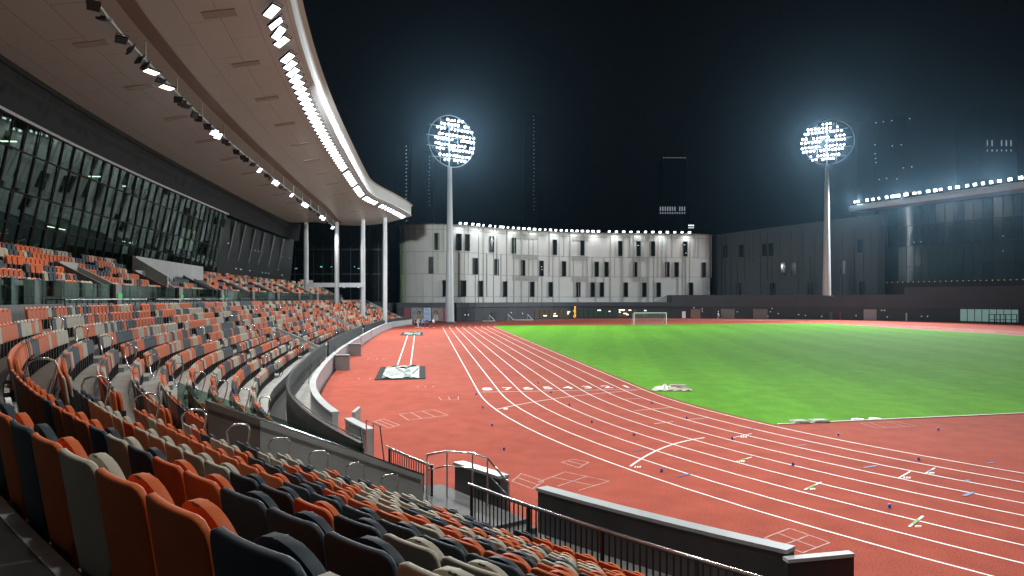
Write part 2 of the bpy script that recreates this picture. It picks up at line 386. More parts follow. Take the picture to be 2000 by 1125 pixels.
def text_mesh(body, size, mat, name, parent, bold=0.0, ext=0.0, sx=1.0):
    cu = bpy.data.curves.new(name, 'FONT'); cu.body = body; cu.size = size; cu.align_x = 'CENTER'; cu.align_y = 'CENTER'; cu.offset = bold; cu.extrude = ext
    o = bpy.data.objects.new(name, cu); COL.objects.link(o)
    dg = bpy.context.evaluated_depsgraph_get(); dg.update()
    me = bpy.data.meshes.new_from_object(o.evaluated_get(dg)); bpy.data.objects.remove(o); bpy.data.curves.remove(cu)
    me.materials.clear(); me.materials.append(mat)
    if sx != 1.0: me.transform(Matrix.Diagonal((sx, 1, 1, 1)))
    o = bpy.data.objects.new(name, me); COL.objects.link(o); o.parent = parent
    return o
for k in range(8):
    p, n = PN(1.35); q = p + n * (RI + 1.22 * k + 0.61 - RO)
    o = text_mesh(str(k + 1), 1.45, WLINE, 'lane_number', marks, bold=0.03, sx=0.85); o.location = (q[0], q[1], 0.006); o.rotation_euler = (0, 0, facing(0) + PI / 2)
# pitch
CLP = (Vector((11.4, 27.8)), NN + U * 0.07)       # near edge
def inner(s_list): return [TRK(s, RI - RO - 0.25) for s in s_list]
edge_near = gp(1520, 829)
st, rr = station(edge_near)
L = inner(frange(st, LS + 9.0, 1.5))
far0 = Vector(L[-1])
RIGHT = []
for i in range(30):                                                # far side of the pitch
    a = C2 + U * (9 - i * (LS + 18) / 29.0)
    rx = RI - 0.25
    over = max(0.0, abs(9 - i * (LS + 18) / 29.0 + LS / 2) - LS / 2)
    RIGHT.append(tuple(a + NN * math.sqrt(max(0, rx * rx - over * over))))
dr = (gp(2000, 807.5) - edge_near).normalized()
RIGHT = [p for p in RIGHT if (Vector(p) - edge_near.xy).dot(Vector((-dr.y, dr.x))) > 0]
end_near = edge_near + dr * 66
mb = MB(); mb.face([(p[0], p[1], 0.012) for p in L + RIGHT] + [(end_near.x, end_near.y, 0.012)])
pitch = mb.build('pitch_grass', GRASS, fix=False); tag(pitch, kind='structure')
mb = MB()
def kerb(pts, w=0.07, h=0.035):
    for i in range(len(pts) - 1):
        a, b = Vector((*pts[i][:2], 0)), Vector((*pts[i + 1][:2], 0)); d = (b - a).normalized(); nr = Vector((-d.y, d.x, 0)) * w / 2
        mb.hexa((a - nr, b - nr, b + nr, a + nr), [q + Vector((0, 0, h)) for q in (a - nr, b - nr, b + nr, a + nr)])
kerb([tuple(edge_near.xy), tuple(end_near.xy)])
mb.build('pitch_kerb', WLINE, marks)

# ------------------------------------------------------------------ grandstand
stand = empty('grandstand', (0, 0, 0)); tag(stand, 'two-tier curved concrete grandstand with a sweeping pale roof and glazed rear wall', 'grandstand')
def in_vom(sa, sb, i):
    return any(sa >= a - 1e-6 and sb <= b + 1e-6 and lo <= i <= hi for a, b, lo, hi in VOM)
cuts = sorted(set([round(x, 3) for x in frange(S_A, S_B, 1.0)] + [v for a, b, _, _ in VOM for v in (a, b)]))
mb = MB()
for k in range(len(cuts) - 1):
    sa, sb = cuts[k], cuts[k + 1]
    for i in range(NROW):
        if in_vom(sa, sb, i): continue
        o0 = OFF[i] - 0.60 - (.10 if i == 10 else 0); o1 = OFF[i] + 0.15 - (.10 if i == 9 else 0) if i < NROW - 1 else 11.9
        z = ZR[i]; zb = ZR[i - 1] if i else 0.0
        mb.face((Q(sa, o0, z), Q(sb, o0, z), Q(sb, o1, z), Q(sa, o1, z)), 2 if i >= 8 and sa < -12 else 0)
        mb.face((Q(sa, o0, zb), Q(sb, o0, zb), Q(sb, o0, z), Q(sa, o0, z)), 0)
    if sb <= -21.0:                                   # one more row in the block before the camera
        mb.face((Q(sa, OFF[0] - 1.35, .43), Q(sb, OFF[0] - 1.35, .43), Q(sb, OFF[0] - .6, .43), Q(sa, OFF[0] - .6, .43)), 1)
        mb.face((Q(sa, OFF[0] - 1.35, 0), Q(sb, OFF[0] - 1.35, 0), Q(sb, OFF[0] - 1.35, .43), Q(sa, OFF[0] - 1.35, .43)), 1)
        mb.face((Q(sa, OFF[0] - 2.05, .18), Q(sb, OFF[0] - 2.05, .18), Q(sb, OFF[0] - 1.35, .18), Q(sa, OFF[0] - 1.35, .18)), 1)
# landing floor in the sunken stairs
for a, b, lo, hi in VOM:
    for sa, sb in [(x, y) for x, y in zip(frange(a, b, 1)[:-1], frange(a, b, 1)[1:])]:
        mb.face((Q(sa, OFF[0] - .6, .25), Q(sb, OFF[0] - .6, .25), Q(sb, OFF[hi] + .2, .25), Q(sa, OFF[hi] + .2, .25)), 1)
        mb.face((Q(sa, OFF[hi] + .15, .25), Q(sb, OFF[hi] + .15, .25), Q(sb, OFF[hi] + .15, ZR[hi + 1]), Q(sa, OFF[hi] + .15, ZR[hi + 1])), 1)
# walkway in front
for k in range(len(cuts) - 1):
    sa, sb = cuts[k], cuts[k + 1]
    mb.face((QW(sa, 0.1, 0.14), QW(sb, 0.1, 0.14), Q(sb, 2.1, 0.14), Q(sa, 2.1, 0.14)), 1 if sa < -18 else 0)
mb.build('lower_terrace', [CONC, CONC_D, M('dark_floor_coating', (.036, .034, .032), .6, noise=.2, scale=2)], stand, fix=False)
# aisle steps
for a in AISLE:
    mb = MB()
    for i in range(NROW - 1):
        o0 = OFF[i] - 0.60
        if any(va - .6 < a < vb + .6 and lo <= i <= hi for va, vb, lo, hi in VOM): continue
        lo = [Q(a - .5, o0 + .36, ZR[i]), Q(a + .5, o0 + .36, ZR[i]), Q(a + .5, o0 + .748, ZR[i]), Q(a - .5, o0 + .748, ZR[i])]
        mb.hexa(lo, [p + Vector((0, 0, .16)) for p in lo])
    mb.build('aisle_steps', CONC, stand)
# pale nosing strip along the two rows closest to the back
mb = MB()
for i, (s0, s1) in ((10, (-38, 20)), (9, (-38, -15))):
    o0 = OFF[i] - 0.60
    seglen = 0
    for sa, sb in zip(frange(s0, s1, .5)[:-1], frange(s0, s1, .5)[1:]):
        lo = [Q(sa, o0 - .09, ZR[i] + .003), Q(sb, o0 - .09, ZR[i] + .003), Q(sb, o0 - .02, ZR[i] + .003), Q(sa, o0 - .02, ZR[i] + .003)]
        seglen += 1
        if i == 10 or seglen % 3: mb.hexa(lo, [p + Vector((0, 0, .006)) for p in lo])
mb.build('nosing_strip', NOSE, stand)
# flank walls of the sunken stairs, lower tier
def flank(s, o0, o1, zf, top, thick, mb, m=0, zbot=0.2):
    n = 4
    for k in range(n):
        a, b = o0 + (o1 - o0) * k / n, o0 + (o1 - o0) * (k + 1) / n
        lo = [Q(s, a, zbot), Q(s, b, zbot), Q(s + thick, b, zbot), Q(s + thick, a, zbot)]
        hi = [Q(s, a, zf(a) + top), Q(s, b, zf(b) + top), Q(s + thick, b, zf(b) + top), Q(s + thick, a, zf(a) + top)]
        mb.hexa(lo, hi, m)
zlow = lambda o: ZR[0] + (o - OFF[0]) * 0.345 / 0.75
zup = lambda o: ZU[0] + (o - OFFU[0]) * 0.42 / 0.8
for q, (a, b, lo, hi) in enumerate(VOM):
    mb = MB()
    if q == 0:
        mbb = MB(); mbr = MB()
        flank(a - .02, 1.95, 5.5, zlow, 1.26, .18, mb); flank(a - .02, 5.51, 6.45, zlow, 1.26, .18, mbb)
        mb.build('stair_wall', CONC_W, stand); mb = MB(); flank(b, 2.15, OFF[hi] + .2, zlow, .15, .15, mb); mb.build('stair_wall', CONC_W, stand)
        pts = [Q(a - .12, o, zlow(o) + 1.27) for o in np.linspace(2.0, 6.4, 8)]
        mbr.tube([tuple(p) for p in pts], .024, 8)
    else:
        flank(a, 2.15, OFF[hi] + .2, zlow, .55, .18, mb); mb.build('stair_wall', CONC_W, stand); mb = MB(); flank(b, 2.15, OFF[hi] + .2, zlow, .62, .2, mb)
        lo_ = [Q(a, OFF[hi] + .12, .25), Q(b, OFF[hi] + .12, .25), Q(b, OFF[hi] + .3, .25), Q(a, OFF[hi] + .3, .25)]
        mb.hexa(lo_, [Vector((p.x, p.y, zlow(OFF[hi]) + .72)) for p in lo_]); mb.build('stair_wall', CONC_W, stand)
mbb.build('stair_wall', CONC_B, stand); mbr.build('wall_handrail', CHROME, stand, smooth=50)
# end parapets (far end)
mb = MB(); flank(S_B - .2, 1.9, 11.9, zlow, .75, .25, mb, 0, 0); mb.build('end_parapet', CONC_W, stand)
mb = MB(); flank(S_B - 7.2, 12.0, 18.2, zup, .7, .3, mb, 0, 0)
o_ = [Q(S_B - 11, 17.9, 6), Q(S_B - 6.9, 17.9, 6), Q(S_B - 6.9, 18.2, 6), Q(S_B - 11, 18.2, 6)]
mb.hexa(o_, [p + Vector((0, 0, 2.9)) for p in o_])
mb.build('end_parapet', CONC_W, stand)
# dividing wall, upper terrace
S_U = S_B - 7.0
mb = MB()
for sa, sb in zip(frange(S_A, S_B, 1)[:-1], frange(S_A, S_B, 1)[1:]):
    lo = [Q(sa, 11.87, 3.5), Q(sb, 11.87, 3.5), Q(sb, 12.05, 3.5), Q(sa, 12.05, 3.5)]
    mb.hexa(lo, [Vector((p.x, p.y, 5.16)) for p in lo])
mb.build('dividing_wall', CONC_D, stand)
PIERM = M('pier_concrete', (0.17, 0.17, 0.165), 0.7, noise=0.15, scale=1.2)
for a in VOMU + [-19.5]:
    for sgn, w in ((2.6, .9),):
        mb = MB()
        lo = [Q(a - sgn - w / 2, 11.78, 3.8), Q(a - sgn + w / 2, 11.78, 3.8), Q(a - sgn + w / 2, 12.0, 3.8), Q(a - sgn - w / 2, 12.0, 3.8)]
        mb.hexa(lo, [Vector((p.x, p.y, 6.2)) for p in lo]); mb.build('pier', PIERM, stand)
ucuts = sorted(set([round(x, 3) for x in frange(S_A, S_U, 1.0)] + [v for a in VOMU for v in (a - 1.2, a + 1.2)]))
mb = MB()
for sa, sb in zip(ucuts[:-1], ucuts[1:]):
    mb.face((Q(sa, 12.0, 5.1), Q(sb, 12.0, 5.1), Q(sb, 12.2, 5.1), Q(sa, 12.2, 5.1)), 0)
    for j in range(NUP):
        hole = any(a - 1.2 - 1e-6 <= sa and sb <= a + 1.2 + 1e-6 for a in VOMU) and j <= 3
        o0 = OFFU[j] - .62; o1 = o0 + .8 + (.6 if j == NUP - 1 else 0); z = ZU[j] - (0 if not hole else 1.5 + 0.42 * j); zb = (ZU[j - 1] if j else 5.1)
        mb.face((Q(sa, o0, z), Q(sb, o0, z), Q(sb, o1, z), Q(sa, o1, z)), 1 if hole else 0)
        if not hole: mb.face((Q(sa, o0, zb if not any(a - 1.21 <= sa and sb <= a + 1.21 for a in VOMU) else 3.6), Q(sb, o0, zb if not any(a - 1.21 <= sa and sb <= a + 1.21 for a in VOMU) else 3.6), Q(sb, o0, z), Q(sa, o0, z)), 0)
mb.build('upper_terrace', [CONC, CONC_D], stand, fix=False)
for a in VOMU:
    mb = MB(); mb2 = MB()
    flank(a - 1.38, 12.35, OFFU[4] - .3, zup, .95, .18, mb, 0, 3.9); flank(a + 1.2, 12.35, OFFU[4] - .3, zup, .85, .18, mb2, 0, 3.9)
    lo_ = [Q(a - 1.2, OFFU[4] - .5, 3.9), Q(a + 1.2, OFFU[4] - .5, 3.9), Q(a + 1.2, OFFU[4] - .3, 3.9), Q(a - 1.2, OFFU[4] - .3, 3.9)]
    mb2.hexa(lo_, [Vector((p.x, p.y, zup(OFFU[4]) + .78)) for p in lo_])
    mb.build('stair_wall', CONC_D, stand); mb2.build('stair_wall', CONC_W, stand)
# light platform wall at the back of the upper tier
mb = MB()
for sa, sb in zip(frange(17.5, 35, 1)[:-1], frange(17.5, 35, 1)[1:]):
    lo = [Q(sa, 16.2, 6.6), Q(sb, 16.2, 6.6), Q(sb, 16.4, 6.6), Q(sa, 16.4, 6.6)]
    mb.hexa(lo, [Vector((p.x, p.y, 8.75)) for p in lo])
flank(17.3, 13.8, 16.4, lambda o: 5.2 + (o - 12.75) * .62, 1.3, .2, mb, 0, 5.2)
mb.build('platform_wall', M('platform_concrete', (0.36, 0.385, 0.39), 0.7, noise=0.1, scale=.8), stand)
# glass balustrade in front of the upper tier and beside the foreground stairs
mb = MB(); mp = MB()
for sa in np.arange(S_A, S_U - 1, 1.5):
    sb = sa + 1.47
    lo = [Q(sa, 11.93, 5.17), Q(sb, 11.93, 5.17), Q(sb, 11.95, 5.17), Q(sa, 11.95, 5.17)]
    mb.hexa(lo, [p + Vector((0, 0, 1.0)) for p in lo])
mb.build('glass_balustrade', GLASS_B, stand)
mb = MB()
b_ = VOM[0][1]
for o0 in np.arange(2.0, 6.4, 1.5):
    o1 = min(o0 + 1.48, 6.45)
    lo = [Q(b_ + .06, o0, zlow(o0) + .16), Q(b_ + .06, o1, zlow(o1) + .16), Q(b_ + .085, o1, zlow(o1) + .16), Q(b_ + .085, o0, zlow(o0) + .16)]
    mb.hexa(lo, [p + Vector((0, 0, 1.12)) for p in lo])
mb.build('glass_balustrade', GLASS_S, stand)
# dark bar railing over the dividing wall (box front)
for (sa, sb) in ((-4.0, 5.8), (7.5, 18.2), (19.5, 30.0), (31.5, 42.0), (43.5, 54.0), (55.5, 66.0)):
    mb = MB(); ss = frange(sa, sb, 1.0)
    for z in (4.55, 5.35): mb.tube([tuple(Q(s, 11.55, z)) for s in ss], .03, 6)
    for s in ss: mb.tube([tuple(Q(s, 11.55, 4.22)), tuple(Q(s, 11.55, 5.35))], .03, 6)
    mb.build('box_railing', BLACK, stand)
# front wall of row 0 (slate) with top rail
mb = MB(); mc = MB()
fcuts = sorted(set([round(x, 3) for x in frange(-16.8, S_B, 1.0)] + [v for a, b, _, _ in VOM[1:] for v in (a, b)]))
for sa, sb in zip(fcuts[:-1], fcuts[1:]):
    if in_vom(sa, sb, 0): continue
    lo = [Q(sa, 1.98, .14), Q(sb, 1.98, .14), Q(sb, 2.08, .14), Q(sa, 2.08, .14)]
    mb.hexa(lo, [Vector((p.x, p.y, 1.52)) for p in lo])
mb.build('front_wall', SLATE, stand)
mb = MB(); mb.tube([tuple(Q(s, 2.03, 1.62)) for s in frange(-16.8, S_B, 1)], .022, 6); mb.build('front_handrail', CHROME, stand)

# steel stair steps + foreground railing on the front walkway
def railing(name, label, s0, s1, off, z0, h, bar=0.11, barmat=BLACK, parent=None):
    r = empty(name, Q((s0 + s1) / 2, off, z0)); tag(r, label, 'railing'); inv = -r.location
    L_ = lambda p: p + inv
    mb = MB(); n = int((s1 - s0) / bar)
    for k in range(n + 1):
        s = s0 + (s1 - s0) * k / n
        mb.box(L_(Q(s, off, z0 + h / 2)), (.035, .012, h - .1), facing(s))
    mb.build('infill_bar', barmat, r)
    ss = frange(s0, s1, .8)
    for z in (z0 + .05, z0 + h - .05): mb = MB(); mb.tube([tuple(L_(Q(s, off, z))) for s in ss], .02, 6); mb.build('rail', barmat, r)
    mb = MB(); mb.tube([tuple(L_(Q(s, off + .07, z0 + h + .02))) for s in ss], .026, 8); mb.build('handrail', CHROME, r, smooth=50)
    for s in frange(s0, s1, 1.6): mb = MB(); mb.box(L_(Q(s, off, z0 + h / 2)), (.05, .05, h), facing(s)); mb.build('post', BLACK, r)
    return r
railing('bar_railing', 'long black railing of upright bars with a steel handrail before the foreground seats', -36.5, -20.6, 1.5, .2, 1.14)
railing('bar_railing', 'short black bar railing beyond the foreground stairs', -18.9, -16.9, 1.3, .15, 1.2)
# curved platform rail by the stairs
pr = empty('platform_rail', Q(-19, 1.2, .7)); tag(pr, 'bent steel guard rail round the small stair landing by the track wall', 'railing')
inv = -pr.location
top = [tuple(gp(x, y, z) + inv) for x, y, z in ((834, 889, 1.7), (873, 881, 1.7), (923, 885, 1.7), (952, 895, 1.7), (994, 944, 1.05))]
mb = MB(); mb.tube(top, .022, 8)
mb.tube([(p[0], p[1], p[2] - .36) for p in top[:4]] + [(top[4][0], top[4][1], top[4][2] - .3)], .017, 8)
for p in top: mb.tube([p, (p[0], p[1], .14 + inv.z)], .02, 8)
mb.build('rail', CHROME, pr, smooth=50)
mb = MB(); lo = [Q(-21.2, .6, .14), Q(-18.2, .6, .14), Q(-18.2, 1.7, .14), Q(-21.2, 1.7, .14)]
mb.hexa([p + inv for p in lo], [p + inv + Vector((0, 0, .45)) for p in lo]); mb.build('landing', CONC_D, pr)
mb = MB()
for k in range(3):
    lo = [Q(-21.5 - k * .3, .6, .14), Q(-21.2 - k * .3, .6, .14), Q(-21.2 - k * .3, 1.7, .14), Q(-21.5 - k * .3, 1.7, .14)]
    mb.hexa([p + inv for p in lo], [p + inv + Vector((0, 0, .36 - .12 * k)) for p in lo])
mb.build('steps', CONC_D, pr)

# perimeter wall between walkway and track: stepped segments, each its own wall
WSEG = [(-25.8, -21.0, .0, 1.15, 'long dark track wall with pale coping before the foreground railing'),
        (-19.8, -18.2, -.1, 1.12, 'short track wall piece beside the stair landing rail'),
        (-13.6, -11.6, .0, 1.12, 'short grey track wall piece with pale coping just past the bent guard rail'),
        (-10.5, 12.9, .15, 1.15, 'curving pale track wall at the tightest bend of the stand'),
        (13.5, 25.0, .2, 1.12, 'bright pale track wall between the two grey gate boxes'),
        (25.8, 38, .2, 1.1, 'pale track wall just past the second grey gate box'),
        (39, 52, .2, 1.1, 'distant pale track wall midway along the straight'),
        (53, 66, .2, 1.1, 'distant pale track wall below the far seat block'),
        (67, 80, .3, 1.1, 'pale track wall near the far group of people'),
        (81, 96, .3, 1.1, 'farthest pale track wall ending beside the posters')]
for (sa, sb, of, h, lab) in WSEG:
    w = empty('track_wall', QW((sa + sb) / 2, of, 0)); tag(w, lab, 'wall', 'walls between the stand and the track'); inv = -w.location
    mb = MB(); mc = MB()
    for a, b in zip(frange(sa, sb, 1)[:-1], frange(sa, sb, 1)[1:]):
        lo = [QW(a, of, 0) + inv, QW(b, of, 0) + inv, QW(b, of + .22, 0) + inv, QW(a, of + .22, 0) + inv]
        mb.hexa(lo, [p + Vector((0, 0, h - .07)) for p in lo])
        lo = [QW(a, of - .04, h - .07) + inv, QW(b, of - .04, h - .07) + inv, QW(b, of + .27, h - .07) + inv, QW(a, of + .27, h - .07) + inv]
        mc.hexa(lo, [p + Vector((0, 0, .07)) for p in lo])
    mb.build('panel', COPING if sa > -11 else CONC_W if sa > -15 else CONC_D, w); mc.build('coping', COPING, w)
def slabthing(name, cat, lab, p0, p1, z0, z1, t, mat, mcop=None, group=None):
    o = empty(name, ((p0 + p1) / 2).xy.to_3d()); tag(o, lab, cat, group); inv = -o.location
    d = (p1 - p0).normalized(); nr = Vector((-d.y, d.x, 0)) * t / 2; mb = MB()
    lo = [p0 - nr + inv, p1 - nr + inv, p1 + nr + inv, p0 + nr + inv]; lo = [Vector((p.x, p.y, z0)) for p in lo]
    mb.hexa(lo, [Vector((p.x, p.y, z1)) for p in lo]); mb.build('panel', mat, o)
    if mcop:
        mb = MB(); nr2 = nr * 1.25; lo = [p0 - nr2 + inv, p1 - nr2 + inv, p1 + nr2 + inv, p0 + nr2 + inv]; lo = [Vector((p.x, p.y, z1)) for p in lo]
        mb.hexa(lo, [p + Vector((0, 0, .06)) for p in lo]); mb.build('coping', mcop, o)
    return o
slabthing('end_panel', 'wall', 'black panel set at an angle at the bottom end of the foreground track wall', gp(1534, 1091, 1.05), gp(1663, 1079, 1.05), 0, 1.0, .12, BLACK, COPING)
slabthing('gate_panel', 'gate', 'grey gate panel angled out by the tight bend of the track wall', gp(690, 808, 1.1), gp(702, 797, 1.1), 0, 1.1, .1, CONC_W, COPING)
slabthing('gate_panel', 'gate', 'grey box-like gate return behind the sand pit cover', QW(13.1, .15), QW(13.1, -1.0), 0, 1.1, .3, M('gate_grey', (0.2, 0.21, 0.21), .6, noise=.1), COPING)
slabthing('gate_panel', 'gate', 'small grey gate return farther along the track wall', QW(25.4, .15), QW(25.4, -1.0), 0, 1.1, .3, bpy.data.materials['gate_grey'], COPING)
# short ladder rails on the wall
for (sa, lab) in ((-14.6, 'steel ladder rail standing behind the bend of the track wall'), (5.0, 'steel ladder rail by the grey gate box'), (17.0, 'small far steel ladder rail behind the track wall')):
    o = empty('ladder_rail', QW(sa, .5, .14)); tag(o, lab, 'railing', 'ladder rails behind the track wall'); inv = -o.location; mb = MB()
    for of in (.4, 1.0):
        mb.tube([tuple(QW(sa - .7, of, .14) + inv), tuple(QW(sa - .35, of, 1.5) + inv), tuple(QW(sa + .6, of, 1.5) + inv), tuple(QW(sa + .6, of, .14) + inv)], .022, 6)
    mb.tube([tuple(QW(sa + .1, .4, 1.5) + inv), tuple(QW(sa + .1, .4, .14) + inv)], .018, 6)
    mb.build('rail', CHROME, o, smooth=50)
# ---------------- roof
def smooth01(x): x = max(0.0, min(1.0, x)); return x * x * (3 - 2 * x)
def rf(s): return 1.5 - 4.2 * smooth01((s - 60) / 26.0)
RV = [0, .02, .06, .12, .2, .3, .4, .5, .6, .7, .8, .9, 1.0]
def roof_pt(t, v, top=False):
    send = 87 - 1.5 * v - 8.5 * v * v; s = -44 + (send + 44) * t
    f = rf(s); off = f + (16.9 - f) * v
    z = 21.3 - 2.9 * v - 1.0 * smooth01((s - 66) / 18) * math.sin(PI * min(1, v * 1.25)) - 0.25 * smooth01((s - 70) / 15)
    if top: z = z + 1.9 + 0.3 * v
    return QW(s, off, z), s, off
nT = 132
roof = MB(); uvs = []
for i in range(nT):
    for k in range(len(RV) - 1):
        c = [(i, RV[k]), (i, RV[k + 1]), (i + 1, RV[k + 1]), (i + 1, RV[k])]
        q = [roof_pt(a / nT, v) for a, v in c]; roof.face([p[0] for p in q]); uvs += [(p[1], p[2]) for p in q]
rs = roof.build('soffit', SOFFIT, stand, fix=False)
uvl = rs.data.uv_layers.new(name='UVMap')
uvl.data.foreach_set('uv', [x for p in uvs for x in p])
rs.data.polygons.foreach_set('use_smooth', [True] * len(rs.data.polygons))
bm = bmesh.new(); bm.from_mesh(rs.data); bmesh.ops.remove_doubles(bm, verts=bm.verts, dist=1e-4); bm.to_mesh(rs.data); bm.free()
mb = MB()
prof = [(0, 0.0), (-.12, .10), (-.16, .5), (-.16, 1.5), (-.06, 1.82), (.25, 1.95)]
def edge_ring(p, outx, outy): return [Vector((p.x - outx * a, p.y - outy * a, p.z + h)) for a, h in prof]
rings = []
for i in range(nT + 1):
    p, s, off = roof_pt(i / nT, 0); _, n = PN(s); rings.append(edge_ring(p, n[0], n[1]))
c0 = roof_pt(1, 0)[0]
for k in range(1, len(RV)):
    p, s, off = roof_pt(1, RV[k]); pn, n = PN(s); t = Vector((-n[1], n[0])); 
    if (QW(s + 1, off) - QW(s, off)).xy.dot(t) < 0: t = -t
    w = min(1, k / 3.0); d = Vector((n[0], n[1])) * (1 - w) - t * w; d.normalize(); rings.append(edge_ring(p, d.x, d.y))
for i in range(len(rings) - 1):
    for k in range(len(prof) - 1): mb.face((rings[i][k], rings[i + 1][k], rings[i + 1][k + 1], rings[i][k + 1]))
mb.build('roof_fascia', FASCIA, stand, smooth=40)
mb = MB()
for i in range(nT):
    for k in range(len(RV) - 1):
        mb.face([roof_pt(a / nT, v, True)[0] for a, v in ((i, RV[k]), (i, RV[k + 1]), (i + 1, RV[k + 1]), (i + 1, RV[k]))])
mb.build('roof_deck', M('roof_sheet', (0.3, 0.3, 0.3), .5), stand, fix=False)
def soffit_z(s, off):
    f = rf(s); v = (off - f) / (16.9 - f); return 21.3 - 2.9 * v - 1.0 * smooth01((s - 66) / 18) * math.sin(PI * min(1, v * 1.25)) - 0.25 * smooth01((s - 70) / 15)
# recessed lighting channel strip + vents
mb = MB()
CH = lambda s: 9.0 + .0 * s
for a, b in zip(frange(-30, 80, 1)[:-1], frange(-30, 80, 1)[1:]):
    q = [(a, 8.55), (b, 8.55), (b, 9.35), (a, 9.35)]
    lo = [QW(s, o, soffit_z(s, o) - .10) for s, o in q]; mb.hexa(lo, [p + Vector((0, 0, .07)) for p in lo])
mb.build('lighting_channel', SOFF_C, stand)
for s in np.arange(-8, 80, 7.4):
    for o, w, d in ((5.2, 1.7, .34), (12.2, 1.7, .34)):
        q = [(s - d, o - w / 2), (s + d, o - w / 2), (s + d, o + w / 2), (s - d, o + w / 2)]
        s_off = 1.5 if o > 8 else 0; mb = MB()
        lo = [QW(a + s_off, b, soffit_z(a + s_off, b) - .035) for a, b in q]; mb.hexa(lo, [p + Vector((0, 0, .03)) for p in lo]); mb.build('soffit_vent', VENT, stand)
# light rail hung under the channel
mb = MB()
def rail_pt(s): return QW(s, 9.6, soffit_z(s, 9.6) - 1.05)
ss = frange(-30, 79, 1.5)
mb.tube([tuple(rail_pt(s)) for s in ss] , .075, 6)
for s in frange(-28, 78, 6):
    p = rail_pt(s); mb.tube([tuple(p), (p.x, p.y, soffit_z(s, 9.6))], .04, 6)
mb.build('light_rail', GALV, stand)
# columns
colpos = [(598, 113.0), (658, 113.5), (709, 114.5), (752, 117.0)]
for px, Y in colpos:
    X = (px - 1000) / F_PX * Y; mb = MB(); mb.tube([(X, Y, 0), (X, Y, 14), (X, Y, 20.4)], [.40, .40, .34], 16, cap=False); mb.build('column', GALV, stand, smooth=50)
mb = MB()
mb.box(((657 - 1000) / F_PX * 113.5, 113.6, 7.75), (9.2, .5, .75), 0.05); mb.build('tie_beam', GALV, stand)

# ---------------- glazed rear facade of the stand
OB, OT, ZB, ZT = 18.5, 17.1, 7.4, 15.7
SF0, SF1 = -14.0, 46.0
FR = M('facade_frame', (0.02, 0.024, 0.026), .5)
gl = MB(); fr = MB()
lvl = [0.0, .30, .52, .80, 1.0]
def fac(s, t, push=0.0): return QW(s, OB + (OT - OB) * t + push, ZB + (ZT - ZB) * t)
pan = frange(SF0, SF1, 1.5); slant = 0.5
rj = random.Random(5)
for a, b in zip(pan[:-1], pan[1:]):
    for k in range(4):
        t0, t1 = lvl[k], lvl[k + 1]; j = [rj.uniform(-.016, .016) for _ in range(3)]
        gl.face((fac(a + slant * t0, t0, j[0]), fac(b + slant * t0, t0, j[1]), fac(b + slant * t1, t1, j[1] + j[2]), fac(a + slant * t1, t1, j[0] + j[2])), 0)
    fr.tube([tuple(fac(a, 0, -.05)), tuple(fac(a + slant, 1, -.05))], .055, 4)
for t in lvl: fr.tube([tuple(fac(s + slant * t, t, -.05)) for s in frange(SF0, SF1, 2)], .05, 4)
gl.build('facade_glazing', GLASS_F, stand, fix=False); fr.build('facade_frame', FR, stand)
mb = MB()
for a, b in zip(frange(-44, 84, 2)[:-1], frange(-44, 84, 2)[1:]):
    q0, q1 = QW(a, OT - .1, ZT), QW(b, OT - .1, ZT)
    mb.face((q0, q1, QW(b, 16.6, 18.7), QW(a, 16.6, 18.7)))
mb.build('fascia_band', M('dark_band', (0.005, 0.005, 0.0055), .8, spec=.2), stand, fix=False)
mb = MB(); mb.tube([tuple(QW(s, OT - .2, ZT + .05)) for s in frange(-20, 46.4, 2)], .09, 5); mb.build('band_trim', GALV, stand)
# rooms behind the glass
mb = MB(); IN = M('room_wall', (0.12, 0.15, 0.13), .7, noise=.3, scale=.35)
for a, b in zip(frange(SF0, SF1, 2)[:-1], frange(SF0, SF1, 2)[1:]):
    mb.face((QW(a, 23, 7), QW(b, 23, 7), QW(b, 23, 16), QW(a, 23, 16)))
for z in (7.0, 11.55, 15.75):
    for a, b in zip(frange(SF0, SF1, 2)[:-1], frange(SF0, SF1, 2)[1:]):
        lo = [QW(a, 18.55 if z < 9 else 17.9 if z < 13 else 17.2, z), QW(b, 18.55 if z < 9 else 17.9 if z < 13 else 17.2, z), QW(b, 23, z), QW(a, 23, z)]
        mb.hexa(lo, [p + Vector((0, 0, .18)) for p in lo])
for s in np.arange(SF0, SF1, 6.0):
    lo = [QW(s, 18.7, 7), QW(s + .2, 18.7, 7), QW(s + .2, 23, 7), QW(s, 23, 7)]; mb.hexa(lo, [Vector((p.x, p.y, 15.7)) for p in lo])
mb.build('interior_room', IN, stand, fix=False)
for s in (-10, -3, 0.5, 4, 7.5, 19.5, 24, 29):
    mb = MB(); mb.box(QW(s, 19.7, 15.3), (.16, 1.0, .06), facing(s)); mb.build('ceiling_light', LAMP_I, stand)
for s in (14, 15.6, 26, 28): mb = MB(); mb.box(QW(s, 20.3, 10.6), (.9, .12, .05), facing(s)); mb.build('ceiling_light', LAMP_I, stand)
mb = MB()
for s in (33.6, 35.1, 36.6):
    lo = [fac(s + .1, .38, .12), fac(s + .85, .38, .12), fac(s + .95, .64, .12), fac(s + .2, .64, .12)]
    mb.face(lo)
mb.build('lit_window', M('lit_pane', (.5, .5, .45), .5, emit=(.75, .78, .66), estr=.22), stand, fix=False)
